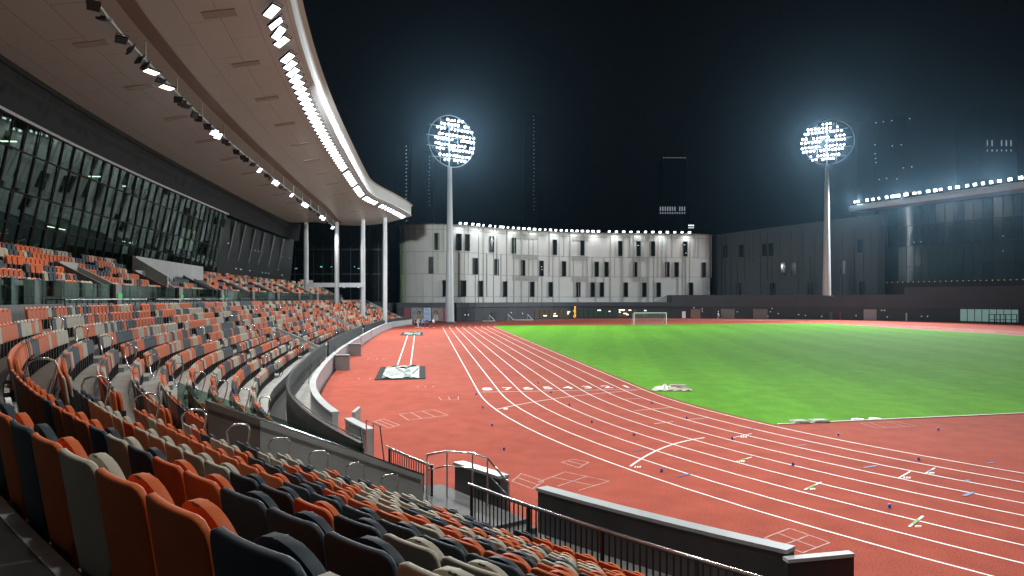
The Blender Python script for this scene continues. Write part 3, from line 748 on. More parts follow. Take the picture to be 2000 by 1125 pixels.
# dark second facade with leaning fins towards the far end
mb = MB(); mf = MB()
for a, b in zip(frange(SF1 + 1, 84, 2)[:-1], frange(SF1 + 1, 84, 2)[1:]):
    mb.face((QW(a, 19.2, 0), QW(b, 19.2, 0), QW(b, 17.6, 18.3), QW(a, 17.6, 18.3)))
for s in (50.5, 55, 60, 65, 70.5, 76):
    mf = MB(); mf.tube([tuple(QW(s, 19.0, 7)), tuple(QW(s + 1.2, 17.6, 15.5))], .16, 6); mf.build('leaning_fin', M('fin_grey', (.16, .17, .18), .5) if s == 50.5 else bpy.data.materials['fin_grey'], stand)
mb.build('dark_facade', DKGLASS2, stand, fix=False)
mb = MB()
for k in range(26):
    a, z = R.uniform(50, 83), R.choice([8.6, 9.4, 10.2, 12.5])
    mb.box(QW(a, 18.1 if z > 9 else 18.3, z), (R.uniform(.1, .3), .1, .08), facing(a))
mb.build('indoor_light', M('lamp_bluegreen', (.5, .8, .8), .4, emit=(.55, .9, .85), estr=.5), stand)
exits = []
for n_, a in enumerate(VOMU[:4]):
    o = MB(); o.box((0, 0, 0), (.5, .05, .24)); e = o.build('exit_sign', EXITG); s = a - 2.6
    e.location = Q(s, 11.73, 5.55); e.rotation_euler = (0, 0, facing(s)); tag(e, 'small green exit sign on the %s grey pier of the upper walkway' % nth(n_ + 1), 'sign', 'exit signs on the upper walkway piers')

# ------------------------------------------------------------------ seats
def shell_obj(name, hw, z0, z1, corner, thick, yfun, nz=13, nu=9, mat=None):
    """curved plate; hw(z) half width"""
    mb = MB(); zs = []
    for k in range(nz + 1):
        t = k / nz; zs.append(z0 + (z1 - z0) * (1 - (1 - t) ** 1.5))
    g = []
    for z in zs:
        w = hw(z)
        if z > z1 - corner: w = w - corner + math.sqrt(max(0, corner ** 2 - (z - (z1 - corner)) ** 2))
        g.append([(w * (2 * u / nu - 1), yfun(w * (2 * u / nu - 1), z), z) for u in range(nu + 1)])
    for a in range(nz):
        for u in range(nu): mb.face((g[a][u], g[a][u + 1], g[a + 1][u + 1], g[a + 1][u]))
    o = mb.build(name, mat or S_OR)
    md = o.modifiers.new('s', 'SOLIDIFY'); md.thickness = thick; md.offset = 0
    md = o.modifiers.new('b', 'BEVEL'); md.width = thick * .3; md.segments = 2; md.limit_method = 'ANGLE'; md.angle_limit = math.radians(50)
    bake(o); o.data.polygons.foreach_set('use_smooth', [True] * len(o.data.polygons)); o.data.set_sharp_from_angle(angle=math.radians(60))
    return o
def back_w(z):
    if z < .34: return .165
    if z < .40: return .165 + .073 * smooth01((z - .34) / .06)
    return .238
back_y = lambda x, z: .022 * (x / .23) ** 2 - .15 * (z - .30)
pan_y = lambda x, z: .068 + .02 * (x / .2) ** 2 - .12 * (z - .40) + .12 * (.58 - z) ** 2
proto = empty('stadium_seat')
pb = shell_obj('backrest', back_w, .12, .86, .07, .03, back_y); pb.parent = proto
pp = shell_obj('seat_pan', lambda z: .215, .36, .845, .205, .042, pan_y); pp.parent = proto
mb = MB(); mb.box((0, pan_y(0, .84) - .012, .838), (.045, .018, .012)); pl = mb.build('number_plate', BLACKP, proto)
mb = MB()
mb.box((0, .06, .16), (.09, .05, .32)); mb.box((0, -.01, .02), (.16, .12, .04))
for x in (-.236, .236): mb.box((x, .075, .36), (.022, .10, .32)); mb.box((x, .03, .22), (.03, .05, .10))
pk = mb.build('bracket', BLACKP, proto)
SM = {'orange': S_OR, 'cream': S_CR, 'slate': S_SL}
MESH = {}
for c, m in SM.items():
    for nm, o in (('backrest', pb), ('seat_pan', pp)):
        me = o.data.copy(); me.materials.clear(); me.materials.append(m); MESH[(c, nm)] = me
CNAME = {'orange': 'orange', 'cream': 'cream', 'slate': 'slate grey'}
PITCH = 0.5
allseats = []
rs_ = random.Random(3)
def pick(prev):
    if prev and rs_.random() < .38: return prev
    return rs_.choices(['orange', 'cream', 'slate'], [.44, .27, .29])[0]
def add_row(off, z, s0, s1, tier, idx, blocked):
    s = s0; prev = None
    while s < s1:
        p = Q(s, off, z); nx = Q(s + .05, off, z); k = (nx - p).length / .05
        if not blocked(s):
            prev = pick(prev); allseats.append([p, facing_row(s, off), prev, tier, idx, s])
        s += PITCH / k
PHASE = {}
for i in range(NROW):
    e = S_B - .5 - .15 * i
    add_row(OFF[i], ZR[i], S_A + 1 + PHASE.get(i, 0), e, 'L', i,
            lambda s, i=i: any(abs(s - a) < .62 for a in AISLE) or any(a - .3 < s < b + .35 and lo <= i <= hi for a, b, lo, hi in VOM))
add_row(OFF[0] - .75, .43, S_A + 1, -21.3, 'L', -1, lambda s: False); add_row(OFF[0] - 1.44, .18, S_A + 1, -22.3, 'L', -2, lambda s: False)
for j in range(NUP):
    add_row(OFFU[j], ZU[j], S_A + 1, S_U - .5, 'U', j,
            lambda s, j=j: any(abs(s - a - 6) < .6 for a in VOMU) or (any(a - 1.6 < s < a + 1.6 for a in VOMU) and j <= 4) or (17 < s < 35.3 and j >= 4))
def proj(p):
    if p.y < .3: return None
    return 1000 + p.x / p.y * F_PX, HOR - (p.z - H_CAM) / p.y * F_PX
near = []
rest = []
for st_ in allseats:
    p = st_[0]; c = p + Vector((0, 0, .6)); q = proj(c); d = (c - Vector((0, 0, H_CAM))).length
    if st_[3] == 'L' and st_[4] == 10 and st_[5] < -23: continue      # the gap where the photographer stands
    if d < .9: continue
    if q and -120 < q[0] < 2050 and -50 < q[1] < 1330: near.append((d, st_))
    elif p.y > -6: rest.append(st_)
near.sort(key=lambda t: t[0])
ind = [t[1] for t in near[:300]]; rest += [t[1] for t in near[300:]]
# colours seen in the closest rows (by the seat's place along its row)
SEEN = {9: [(-40, 'slate'), (8, 'slate'), (45, 'orange'), (85, 'slate'), (135, 'orange'), (205, 'cream'), (290, 'orange'), (400, 'orange'), (540, 'slate'), (700, 'slate')],
        8: [(-30, 'orange'), (190, 'orange'), (225, 'slate'), (255, 'cream'), (283, 'slate'), (335, 'orange'), (385, 'orange'), (460, 'slate'), (550, 'slate'), (660, 'slate'), (790, 'cream'), (940, 'cream')],
        7: [(620, 'orange'), (690, 'slate'), (780, 'cream'), (900, 'cream'), (1030, 'orange'), (450, 'cream'), (500, 'slate'), (550, 'slate')]}
for st_ in ind:
    if st_[3] == 'L' and st_[4] in SEEN:
        q = proj(st_[0] + Vector((0, 0, .84)))
        best = min(SEEN[st_[4]], key=lambda t: abs(t[0] - q[0]))
        if abs(best[0] - q[0]) < 70: st_[2] = best[1]
rows = {}
for st_ in ind: rows.setdefault((st_[3], st_[4]), []).append(st_)
first = True
for key in sorted(rows, key=lambda k: (k[0], -k[1])):
    lst = sorted(rows[key], key=lambda t: t[5]); cnt = 0
    kn = 10 - key[1] if key[0] == 'L' else None
    for st_ in lst:
        cnt += 1; c = st_[2]
        o = proto if first else dup(proto); first = False
        o.location = st_[0]; o.rotation_euler = (0, 0, st_[1] + rs_.uniform(-.02, .02))
        for ch in o.children:
            b = ch.name.split('.')[0]
            if b in ('backrest', 'seat_pan'): ch.data = MESH[(c, b)]
        if key[0] == 'L':
            rowtxt = 'back row of the lower tier' if key[1] == 10 else 'nearest full row' if kn == 1 else '%s row from the camera' % nth(kn)
        else: rowtxt = '%s row of the upper tier' % nth(key[1] + 1)
        tag(o, '%s tip-up seat, %s from the right end in the %s' % (CNAME[c], nth(cnt), rowtxt), 'seat', 'tip-up seats in the foreground block')
# far seats: one mass
def outline(hw0, hw1, z0, z1, cut):
    return [(-hw0, z0), (hw0, z0), (hw1, z1 - cut), (hw1 - cut * .8, z1), (-hw1 + cut * .8, z1), (-hw1, z1 - cut)]
LV = []; LF = []; LM = []
def plate(ol, yf, t, m):
    n = len(LV); k = len(ol)
    for x, z in ol: LV.append((x, yf(0, z) + t / 2 + .03 * (abs(x) / .2) ** 2, z))
    for x, z in ol: LV.append((x, yf(0, z) - t / 2 + .03 * (abs(x) / .2) ** 2, z))
    LF.append(tuple(range(n, n + k))); LM.append(m); LF.append(tuple(range(n + k, n + 2 * k))[::-1]); LM.append(m)
    for i in range(k): LF.append((n + i, n + k + i, n + k + (i + 1) % k, n + (i + 1) % k)); LM.append(m)
plate(outline(.205, .212, .36, .86, .06), back_y, .035, 0); 
def ridge_plate(hw, z0, z1, cut, yb, bulge, m):
    n = len(LV); P = [(-hw, z0), (0, z0), (hw, z0), (hw, z1 - cut), (hw - cut * .7, z1 - .02), (0, z1), (-hw + cut * .7, z1 - .02), (-hw, z1 - cut)]
    for x, z in P: LV.append((x, pan_y(0, z) + yb + bulge * (1 - abs(x) / hw), z))
    for x, z in P: LV.append((x, pan_y(0, z) - .03, z))
    for f in ((1, 2, 3, 4, 5), (0, 1, 5, 6, 7)): LF.append(tuple(n + i for i in f)); LM.append(m)
    LF.append(tuple(n + 8 + i for i in range(8))[::-1]); LM.append(m)
    for i in range(8): LF.append((n + i, n + 8 + i, n + 8 + (i + 1) % 8, n + (i + 1) % 8)); LM.append(m)
ridge_plate(.19, .38, .81, .10, .0, .07, 0)
n = len(LV)
for x in (-.06, .06):
    LV += [(x, .0, 0), (x, .1, 0), (x, .1, .4), (x, .0, .4)]
LF += [(n, n + 1, n + 2, n + 3), (n + 7, n + 6, n + 5, n + 4), (n + 1, n + 5, n + 6, n + 2), (n, n + 3, n + 7, n + 4)]; LM += [3] * 4
LVa = np.array(LV); V = []; Fc = []; Mi = []; base = 0
ci = {'orange': 0, 'cream': 1, 'slate': 2}
for p, rz, c, *_ in rest:
    cs, sn = math.cos(rz), math.sin(rz)
    w = np.empty_like(LVa); w[:, 0] = p.x + LVa[:, 0] * cs - LVa[:, 1] * sn; w[:, 1] = p.y + LVa[:, 0] * sn + LVa[:, 1] * cs; w[:, 2] = p.z + LVa[:, 2]
    V.append(w); Fc += [tuple(base + i for i in f) for f in LF]; Mi += [ci[c] if m == 0 else 3 for m in LM]; base += len(LVa)
me = bpy.data.meshes.new('stadium_seats'); me.from_pydata(np.concatenate(V).tolist(), [], Fc)
for m in (S_OR, S_CR, S_SL, BLACKP): me.materials.append(m)
me.polygons.foreach_set('material_index', Mi)
o = bpy.data.objects.new('stadium_seats', me); COL.objects.link(o)
tag(o, 'thousands of orange, cream and slate seats filling the rest of both tiers', 'seats', kind='stuff')

# ------------------------------------------------------------------ loop handrails in the aisles
mb = MB()
lp = [(0, .02, .06), (0, -.09, .30), (0, -.17, .62), (0, -.20, .84), (0, -.16, .93), (0, -.06, .965), (0, .06, .965), (0, .16, .93), (0, .20, .84), (0, .17, .62), (0, .09, .30)]
mb.tube(lp, .021, 8, closed=True); mb.tube([(0, 0, 0), (0, 0, .09)], .035, 8)
loop0 = mb.build('loop_handrail', CHROME, smooth=50); used = False
for ai, a in enumerate(AISLE[:7]):
    for i in range(0, NROW - 1):
        if a > 20 and i % 2: continue
        sa = a if not (abs(a + 20.35) < .1) else a + .25
        p = Q(sa, OFF[i] - .35, ZR[i] - .08); q = proj(p + Vector((0, 0, .8)))
        if p.y < 1 or any(va - .1 < sa < vb + .1 and lo <= i <= hi for va, vb, lo, hi in VOM): continue
        o = loop0 if not used else loop0.copy()
        if used: COL.objects.link(o)
        used = True
        o.location = p; o.rotation_euler = (0, 0, facing(sa) + rs_.uniform(-.06, .06))
        tag(o, 'steel loop handrail, %s from the front in the %s aisle from the camera' % (nth(i + 1 if a < 20 else i // 2 + 1), nth(ai + 1)), 'handrail', 'loop handrails in the stand aisles')

# ------------------------------------------------------------------ lamps
def lamp_proto(name, w, h, mat):
    r = empty(name)
    mb = MB(); mb.box((0, .05, 0), (w + .06, .09, h + .06)); mb.box((0, .13, 0), (w * .5, .08, h * .5)); mb.build('housing', BLACK, r)
    mb = MB(); mb.box((0, -.008, 0), (w, .02, h)); mb.build('lens', mat, r)
    mb = MB(); mb.tube([(-w / 2 - .05, .05, 0), (-w / 2 - .05, .05, h / 2 + .16), (w / 2 + .05, .05, h / 2 + .16), (w / 2 + .05, .05, 0)], .018, 5); mb.build('yoke', BLACK, r)
    return r
# local -y is the beam direction
LP = lamp_proto('roof_floodlight', .40, .62, LAMP); lused = False
S_L = [s for s in np.arange(-1.0, 84.5, 1.32)]
rl = random.Random(9)
for k, s in enumerate(S_L):
    if k in (4, 33, 41, 48, 54): continue
    o = LP if not lused else dup(LP); lused = True
    off = rf(s) + .95
    o.location = QW(s, off, soffit_z(s, off) - .45)
    big = k < 3
    o.rotation_euler = (math.radians(60 + (rl.uniform(-15, 15) if big else 0)), 0, facing(s) + PI + math.radians(-26) + (rl.uniform(-.6, .6) if big else rl.uniform(-.05, .05)))
    if big: o.scale = (1.3,) * 3
    tag(o, 'lit white floodlight under the roof front edge, %s from the near end' % nth(k + 1), 'floodlight', 'floodlights along the roof front edge')
LR = lamp_proto('rail_floodlight', .58, .50, LAMP); lused = False
LWm = lamp_proto('rail_floodlight', .75, .42, LAMP_W)
LOFF = lamp_proto('rail_floodlight', .45, .40, BLACKP)
fl = 0
lit = [(-24.0, 'l'), (-12.0, 'l'), (2.5, 'w'), (5.3, 'w'), (16.3, 'l'), (17.4, 'l'), (31.5, 'l'), (38.2, 'l'), (39.4, 'l'), (47.5, 'l'), (55.0, 'l'), (56.2, 'l'), (57.4, 'l'), (68.5, 'l'), (70.2, 'l'), (77.5, 'l')]  # nearest pair of lit ones is unseen, added to brighten the foreground rows
dark = [-4.5, -3.4, -1.6, -.6, .6, 1.5, 4.1, 7.6, 8.5, 9.4, 11.4, 12.2, 14.5, 15.4, 19.4, 20.5, 23.0, 25.3, 26.2, 28.8, 34.6, 36.2, 41.6, 43.5, 51.4, 53.1, 60.4, 63.5, 66.2, 73.4]
usedp = {}
for k, (s, kd) in enumerate(sorted(lit + [(d, 'd') for d in dark])):
    src = {'l': LR, 'w': LWm, 'd': LOFF}[kd]
    o = dup(src) if src.name in usedp else src; usedp[src.name] = 1
    p = rail_pt(s); o.location = p + Vector((0, 0, -.32 if kd != 'd' else -.34))
    tl = {'l': 42, 'w': 80, 'd': rl.choice([30, 60, -20, 80])}[kd]
    o.rotation_euler = (math.radians(tl), 0, facing(s) + PI + (rl.uniform(-.25, .25) - .5 if kd != 'd' else rl.uniform(-1.5, 1.5)))
    tag(o, {'l': 'lit white floodlight', 'w': 'lit warm wide floodlight', 'd': 'unlit black floodlight'}[kd] + ' on the rail under the roof, %s from the near end' % nth(k + 1), 'floodlight', 'floodlights on the hanging roof rail')

# ---------------- floodlight towers
def tower(x, y, z0, ztop_pole, zc, aim, label, seed, hx, lx):
    t = empty('floodlight_tower', (x, y, z0)); tag(t, label, 'light tower', 'floodlight towers')
    H = ztop_pole - z0; mb = MB()
    mb.tube([(0, 0, 0), (0, 0, .5), (0, 0, H * .3), (0, 0, H * .7), (0, 0, H)], [1.04, 1.02, .86, .62, .47], 20); mb.build('pole', GALV, t, smooth=50)
    mb = MB(); mb.prism([(1.5 * math.cos(a), 1.5 * math.sin(a)) for a in np.linspace(0, 2 * PI, 17)[:-1]], 0, .25); mb.build('base_plate', CONC_D, t)
    d = Vector((aim[0] - x, aim[1] - y, 0)).normalized(); rz = math.atan2(d.y, d.x) - PI / 2; hz = zc - z0
    ex, ey = Vector((math.cos(rz), math.sin(rz), 0)), Vector((-math.sin(rz), math.cos(rz), 0))
    W = lambda a, b, c: tuple(ex * a + ey * b + Vector((0, 0, hz + c)))
    mb = MB(); mb.tube([W(hx + 5.75 * math.cos(a), -.25, 5.75 * math.sin(a)) for a in np.linspace(0, 2 * PI, 65)[:-1]], .09, 6, closed=True); mb.build('hoop', GALV, t, smooth=50)
    mb = MB(); rws = [-4.3, -3.3, -2.0, -1.0, .3, 1.3, 2.6, 3.6, 4.6]
    for zc_ in (-3.8, -1.5, .8, 3.1): 
        w = math.sqrt(5.7 ** 2 - zc_ ** 2); mb.tube([W(-w, -.3, zc_), W(w, -.3, zc_)], .07, 6)
    for xx in (-2.2, 2.2): mb.tube([W(xx, -.3, -4.9), W(xx, -.3, 4.9)], .07, 6)
    mb.tube([W(0, -.3, -6), W(0, -.3, 5)], .16, 8)
    mb.build('lamp_frame', GALV, t)
    mb = MB(); mb.tube([(0, -.03, 0), (0, .03, 0)], .22, 12); mb.tube([(0, -.2, 0), (0, -.035, 0)], [.14, .27], 12, m=1); me = None
    rr_ = random.Random(seed); cnt = 0; pts = []
    for z in rws:
        w = math.sqrt(max(0, 4.95 ** 2 - z * z)); n = int(2 * w / .80)
        for k in range(n + 1):
            xx = -w + 2 * w * k / max(1, n)
            if rr_.random() < .10: continue
            pts.append((xx, z))
    rr_.shuffle(pts); pts = pts[:97]
    src = None
    for xx, z in pts:
        if src is None: o = mb.build('lamp', [LAMP_T, BLACK], t); src = o
        else: o = src.copy(); COL.objects.link(o); o.parent = t
        o.location = W(lx + xx + rr_.uniform(-.08, .08), .25, z + rr_.uniform(-.08, .08)); o.rotation_euler = (math.radians(-rr_.uniform(12, 42)), 0, rz + rr_.uniform(-.7, .7)); o.scale = (rr_.uniform(.9, 1.3),) * 3
    return t
T1 = (-13.9, 145.2); T2 = (80.6, 166.5)
tower(T1[0], T1[1], 0, 34.8, 40.6, (35, 70), 'tall floodlight tower on the track edge before the white building', 4, -.6, -1.2)
tower(T2[0], T2[1], 5.9, 39.2, 45.4, (25, 70), 'tall floodlight tower on the dark podium to the right', 8, -.5, .9)

# ------------------------------------------------------------------ far buildings
def ray_line(px, pts):
    k = (px - 1000) / F_PX
    for i in range(len(pts) - 1):
        a, b = np.array(pts[i]), np.array(pts[i + 1])
        fa, fb = a[0] - k * a[1], b[0] - k * b[1]
        if fa == fb: continue
        t = fa / (fa - fb)
        if 0 <= t <= 1: 
            p = a + (b - a) * t; d = (b - a) / np.linalg.norm(b - a); return p, d
    return None
def dense(pts, st=1.0):
    out = []
    for a, b in zip(pts[:-1], pts[1:]):
        a, b = np.array(a), np.array(b); n = max(1, int(np.linalg.norm(b - a) / st))
        for k in range(n): out.append(tuple(a + (b - a) * k / n))
    out.append(tuple(pts[-1])); return out
def smoothpts(pts, it=3):
    pts = [np.array(p, float) for p in pts]
    for _ in range(it):
        q = [pts[0]]
        for a, b in zip(pts[:-1], pts[1:]): q += [a * .75 + b * .25, a * .25 + b * .75]
        q.append(pts[-1]); pts = q
    return [tuple(p) for p in pts]
FW = smoothpts([(-24, 185), (-29.5, 174), (-28.6, 165.5), (-23, 164), (-14.3, 165), (-6.8, 172), (0, 177.5), (14.5, 184.5), (29.5, 187.5), (45, 188.6), (55, 189.5), (60.0, 193), (59, 205)], 3)
WBZ0, WBZ1 = 4.25, 24.0
wb = empty('cladded_building', (14, 195, 0)); tag(wb, 'white curved building of vertical panels with scattered slot windows, lit from its roof', 'building'); wi = -wb.location
CLAD = M('white_cladding', (0.49, 0.49, 0.475), .5, noise=.06, scale=.25)
def addinv(p, z): return Vector((p[0] + wi.x, p[1] + wi.y, z))
mb = MB()
for a, b in zip(FW[:-1], FW[1:]): mb.face((addinv(a, WBZ0), addinv(b, WBZ0), addinv(b, WBZ1), addinv(a, WBZ1)))
mb.face([addinv(p, WBZ1 - .4) for p in FW]); mb.face([addinv(p, WBZ0) for p in FW])
mb.build('wall', CLAD, wb, fix=False, smooth=30)
FD = dense(FW, .25); acc = 0; rr_ = random.Random(21); nxt = .6
ribs = []; colr = {0: MB(), 1: MB(), 2: MB()}
cl = MB(); jt = MB()
tot = len(FD)
for i in range(1, tot - 1):
    a, b = np.array(FD[i]), np.array(FD[i + 1]); acc += np.linalg.norm(b - a)
    if acc > nxt:
        nxt = acc + rr_.choice([.9, 1.1, 1.1, 1.3, 1.7, 2.2]); d = (b - a) / max(1e-6, np.linalg.norm(b - a)); rz = math.atan2(d[1], d[0])
        nrm = np.array([d[1], -d[0]])
        z0, z1 = rr_.choice([(WBZ0, WBZ1), (WBZ0, WBZ1), (WBZ0, 11.6), (11.6, WBZ1), (5.8, 17.2), (17.2, WBZ1)])
        dep = rr_.choice([.10, .14, .18, .26])
        p = a + nrm * dep / 2
        cl.box((p[0] + wi.x, p[1] + wi.y, (z0 + z1) / 2), (.10, dep, z1 - z0), rz)
        q = a + nrm * .012 - d * .085; jt.box((q[0] + wi.x, q[1] + wi.y, (z0 + z1) / 2), (.065, .02, z1 - z0 - .02), rz)  # dark strip beside each rib: panel joint with the rib's cast shade painted in
        u_ = i / tot
        if rr_.random() < .6:
            cidx = 0 if u_ < .36 and rr_.random() < .6 else 1 if u_ < .5 else 2
            q = a + nrm * (dep * .5) + d * .075
            colr[cidx].box((q[0] + wi.x, q[1] + wi.y, (z0 + z1) / 2), (.06, dep * .9, z1 - z0), rz)
cl.build('panel_rib', CLAD, wb); jt.build('panel_groove', M('groove_grey', (.24, .24, .23), .7), wb)
for k, c in ((0, (.22, .40, .05)), (1, (.06, .28, .10)), (2, (.03, .20, .24))): colr[k].build('coloured_rib', M('rib_tint_%s' % ('yellow', 'green', 'teal')[k], c, .5), wb)
JOINT = M('joint_grey', (.13, .13, .12), .7)
for z in (5.8, 11.6, 17.2, 22.9):
    mb = MB()
    for a, b in zip(FW[:-1], FW[1:]):
        d = np.array(b) - np.array(a); d /= max(1e-6, np.linalg.norm(d)); nr = np.array([d[1], -d[0]]) * .012
        mb.face((addinv(a + nr, z), addinv(b + nr, z), addinv(b + nr, z + .09), addinv(a + nr, z + .09)))
    mb.build('panel_joint', JOINT, wb, fix=False)
mb = MB()
for a, b in zip(FW[:-1], FW[1:]):
    d = np.array(b) - np.array(a); d /= max(1e-6, np.linalg.norm(d)); nr = np.array([d[1], -d[0]]) * .5
    lo = [addinv(a + nr, WBZ1), addinv(b + nr, WBZ1), addinv(b - nr, WBZ1), addinv(a - nr, WBZ1)]
    mb.hexa(lo, [p + Vector((0, 0, .22)) for p in lo])
mb.build('roof_edge', M('roof_edge_grey', (.2, .2, .2), .5), wb)
WIN = [(17.7, 21.9, (853, 896, 912, 960, 1003, 1083, 1137, 1211, 1247, 1275, 1338)), (11.7, 15.9, (811, 842, 928, 969, 1021, 1057, 1101, 1165, 1184, 1240, 1303, 1321, 1374)),
       (5.9, 10.0, (822, 869, 905, 938, 986, 1039, 1075, 1129, 1157, 1175, 1222, 1258, 1286, 1349))]
def window_on(px, z0, z1, line, inv, parent, w=1.15, lite=None, frame=FR):
    r = ray_line(px, line)
    if not r: return
    p, d = r; rz = math.atan2(d[1], d[0]); nrm = np.array([d[1], -d[0]])
    if nrm @ p > 0: nrm = -nrm
    mb = MB(); c = p + nrm * .20
    for sx in (-1, 1): 
        q = c + d * sx * (w / 2 + .03); mb.box((q[0] + inv.x, q[1] + inv.y, (z0 + z1) / 2), (.07, .44, z1 - z0 + .14), rz)
    for z in (z0, z1): mb.box((c[0] + inv.x, c[1] + inv.y, z), (w, .40, .08), rz)
    f = mb.build('window', frame, parent)
    mb = MB(); q = p + nrm * .12; mb.box((q[0] + inv.x, q[1] + inv.y, (z0 + z1) / 2), (w - .02, .06, z1 - z0 - .1), rz); mb.build('pane', DKGLASS, f)
    if lite:
        mb = MB(); q = p + nrm * .165
        for _ in range(rr_.randint(1, 3)):
            mb.box((q[0] + inv.x + rr_.uniform(-.3, .3), q[1] + inv.y, z0 + (z1 - z0) * rr_.uniform(.2, .85)), (rr_.uniform(.15, .5), .03, .12), rz)
        mb.build('indoor_light', lite, f)
for z0, z1, pxs in WIN:
    for px in pxs: window_on(px, z0, z1, FW, wi, wb, w=1.05 if px > 930 else 1.15, lite=LAMP_C if px in (960, 1003, 1057, 1247, 1338) else None)
LOUV = M('louvre_grey', (.33, .325, .31), .6)
for (x0, x1) in ((1001, 1051), (1117, 1150), (1236, 1268)):
    for z in (10.3, 16.2, 21.9):
        a, b = ray_line(x0, FW), ray_line(x1, FW)
        if a and b:
            pa, pb_ = a[0], b[0]; d = (pb_ - pa) / np.linalg.norm(pb_ - pa); nr = np.array([d[1], -d[0]]) * .14
            mb = MB(); lo = [addinv(pa + nr * .3, z), addinv(pb_ + nr * .3, z), addinv(pb_ + nr, z), addinv(pa + nr, z)]
            for kk in range(6):
                mb.hexa([p + Vector((0, 0, kk * .22)) for p in lo], [p + Vector((0, 0, kk * .22 + .15)) for p in lo])
            mb.build('louvre', LOUV, wb)
# lamps on its roof edge
LB = lamp_proto('parapet_floodlight', .78, .55, LAMP); lused = False
pxs = [835] + [896, 906, 919, 930, 940, 953, 963, 973] + [978 + 10.5 * k for k in range(19)] + [1188 + 14.2 * k for k in range(12)]
for k, px in enumerate(pxs):
    r = ray_line(px, FW)
    if not r: continue
    p, d = r; nrm = np.array([d[1], -d[0]]); p = p + nrm * .9
    o = LB if not lused else dup(LB); lused = True
    o.location = (p[0], p[1], WBZ1 + .55); o.rotation_euler = (math.radians(28 if k % 9 else 8), 0, math.atan2(d[1], d[0]) + rl.uniform(-.5, .5)); o.scale = (rl.uniform(.8, 1.05),) * 3
    tag(o, 'lit white floodlight on the roof edge of the white building, %s from the left' % nth(k + 1), 'floodlight', 'floodlights on the white building roof edge')

# podium wall round the far bend
PD = smoothpts([(-60, 150), (-30, 149.5), (-14, 150), (-8, 152), (-1, 163), (12, 173), (30, 178.5), (52, 177.5), (72, 171), (91, 161), (108, 141), (126, 106), (132, 70)], 2)
pod = empty('podium', (30, 178, 0)); tag(pod, 'long dark podium wall curving round the far end of the track', 'podium wall'); pi_ = -pod.location
PODM = M('podium_cladding', (0.018, 0.026, 0.033), .6, noise=.12, scale=.3)
PODM2 = M('podium_parapet', (0.030, 0.040, 0.050), .6, noise=.1, scale=.3)
def pxof(p): return 1000 + p[0] / p[1] * F_PX
mb = MB(); mt = MB()
PDD = dense(PD, 2.0)
for a, b in zip(PDD[:-1], PDD[1:]):
    px = pxof(a); zt = 4.35 if px < 1308 else 6.35 if px < 1752 else 8.1; zl = 3.3 if px < 1308 else 3.2
    d = np.array(b) - np.array(a); d /= np.linalg.norm(d); bk = np.array([-d[1], d[0]])
    if bk @ np.array(a) < 0: bk = -bk
    P3 = lambda p, z, k=0: Vector((p[0] + bk[0] * k + pi_.x, p[1] + bk[1] * k + pi_.y, z))
    mb.face((P3(a, 0), P3(b, 0), P3(b, zl), P3(a, zl)))
    mt.hexa((P3(a, zl, -.35), P3(b, zl, -.35), P3(b, zl, 16), P3(a, zl, 16)), (P3(a, zt, -.35), P3(b, zt, -.35), P3(b, zt, 16), P3(a, zt, 16)))
mb.build('wall', PODM, pod, fix=False); mt.build('parapet', PODM2, pod, fix=False)
def on_pod(px, z, push=.08):
    p, d = ray_line(px, PD); nr = np.array([d[1], -d[0]])
    if nr @ p > 0: nr = -nr
    q = p + nr * push; return q, d, math.atan2(d[1], d[0])
def panel(px0, px1, z0, z1, mat, name, parent=pod, push=.08, t=.08):
    a, _, _ = on_pod(px0, 0, push); b, _, _ = on_pod(px1, 0, push); d = (b - a) / np.linalg.norm(b - a); nr = np.array([d[1], -d[0]]) * t / 2
    mb = MB(); iv = -parent.matrix_world.translation if False else -Vector(parent.location)
    lo = [Vector((*(q), z0)) + iv for q in (a - nr, b - nr, b + nr, a + nr)]; mb.hexa(lo, [Vector((p.x, p.y, z1 + iv.z)) for p in lo]); return mb.build(name, mat, parent)
DOORM = M('shutter_grey', (.16, .155, .15), .6, noise=.1, scale=.6)
for x0, x1, mt_, zt in ((1332, 1339, WHITEP, 1.9), (1349, 1368, M('door_tan', (.19, .12, .085), .6), 2.5), (1408, 1435, DOORM, 2.6), (1471, 1499, DOORM, 2.6), (1687, 1712, M('door_pale', (.33, .33, .34), .6), 2.7), (960, 968, BLACK, 2.1), (1620, 1626, CONC_D, 2)):
    panel(x0, x1, .03, zt, mt_, 'door')
for x in (1640, 1769): panel(x, x + 3, .05, 1.9, M('post_red', (.2, .05, .03), .6) if x < 1700 else GALV, 'fire_cabinet')
# glazed shop front
SHOPG = M('shop_glass_dim', (.05, .05, .04), .15, emit=(.30, .25, .16), estr=.10)
SHOPG2 = M('shop_glass_teal', (.02, .03, .03), .15, emit=(.08, .17, .16), estr=.12)
SHOPG3 = M('shop_glass_bright', (.3, .5, .5), .2, emit=(.22, .45, .42), estr=.32)
for k in range(24):
    x0 = 1044 + k * 9.6; mat = SHOPG if (k < 7 or k in (17, 18, 20, 22)) else SHOPG2
    panel(x0, x0 + 8.3, .3, 2.45, mat, 'shop_window', push=.06)
mb = MB()
for px, z, w in ((1064, .9, .9), (1084, .8, 1.2), (1083, 1.4, .5), (1216, 2.15, .5), (1221, 1.3, .9), (1214, 2.3, 1.6), (1230, 2.2, .7), (1210, 1.7, .4), (1190, 1.9, .4), (1260, 2.1, .5), (1170, 2.2, .9), (1225, 1.0, .6)):
    q, d, rz = on_pod(px, 0, .16); mb.box((q[0] + pi_.x, q[1] + pi_.y, z), (w, .05, .14), rz)
mb.build('shop_lamp', LAMP_W, pod)
mb = MB()
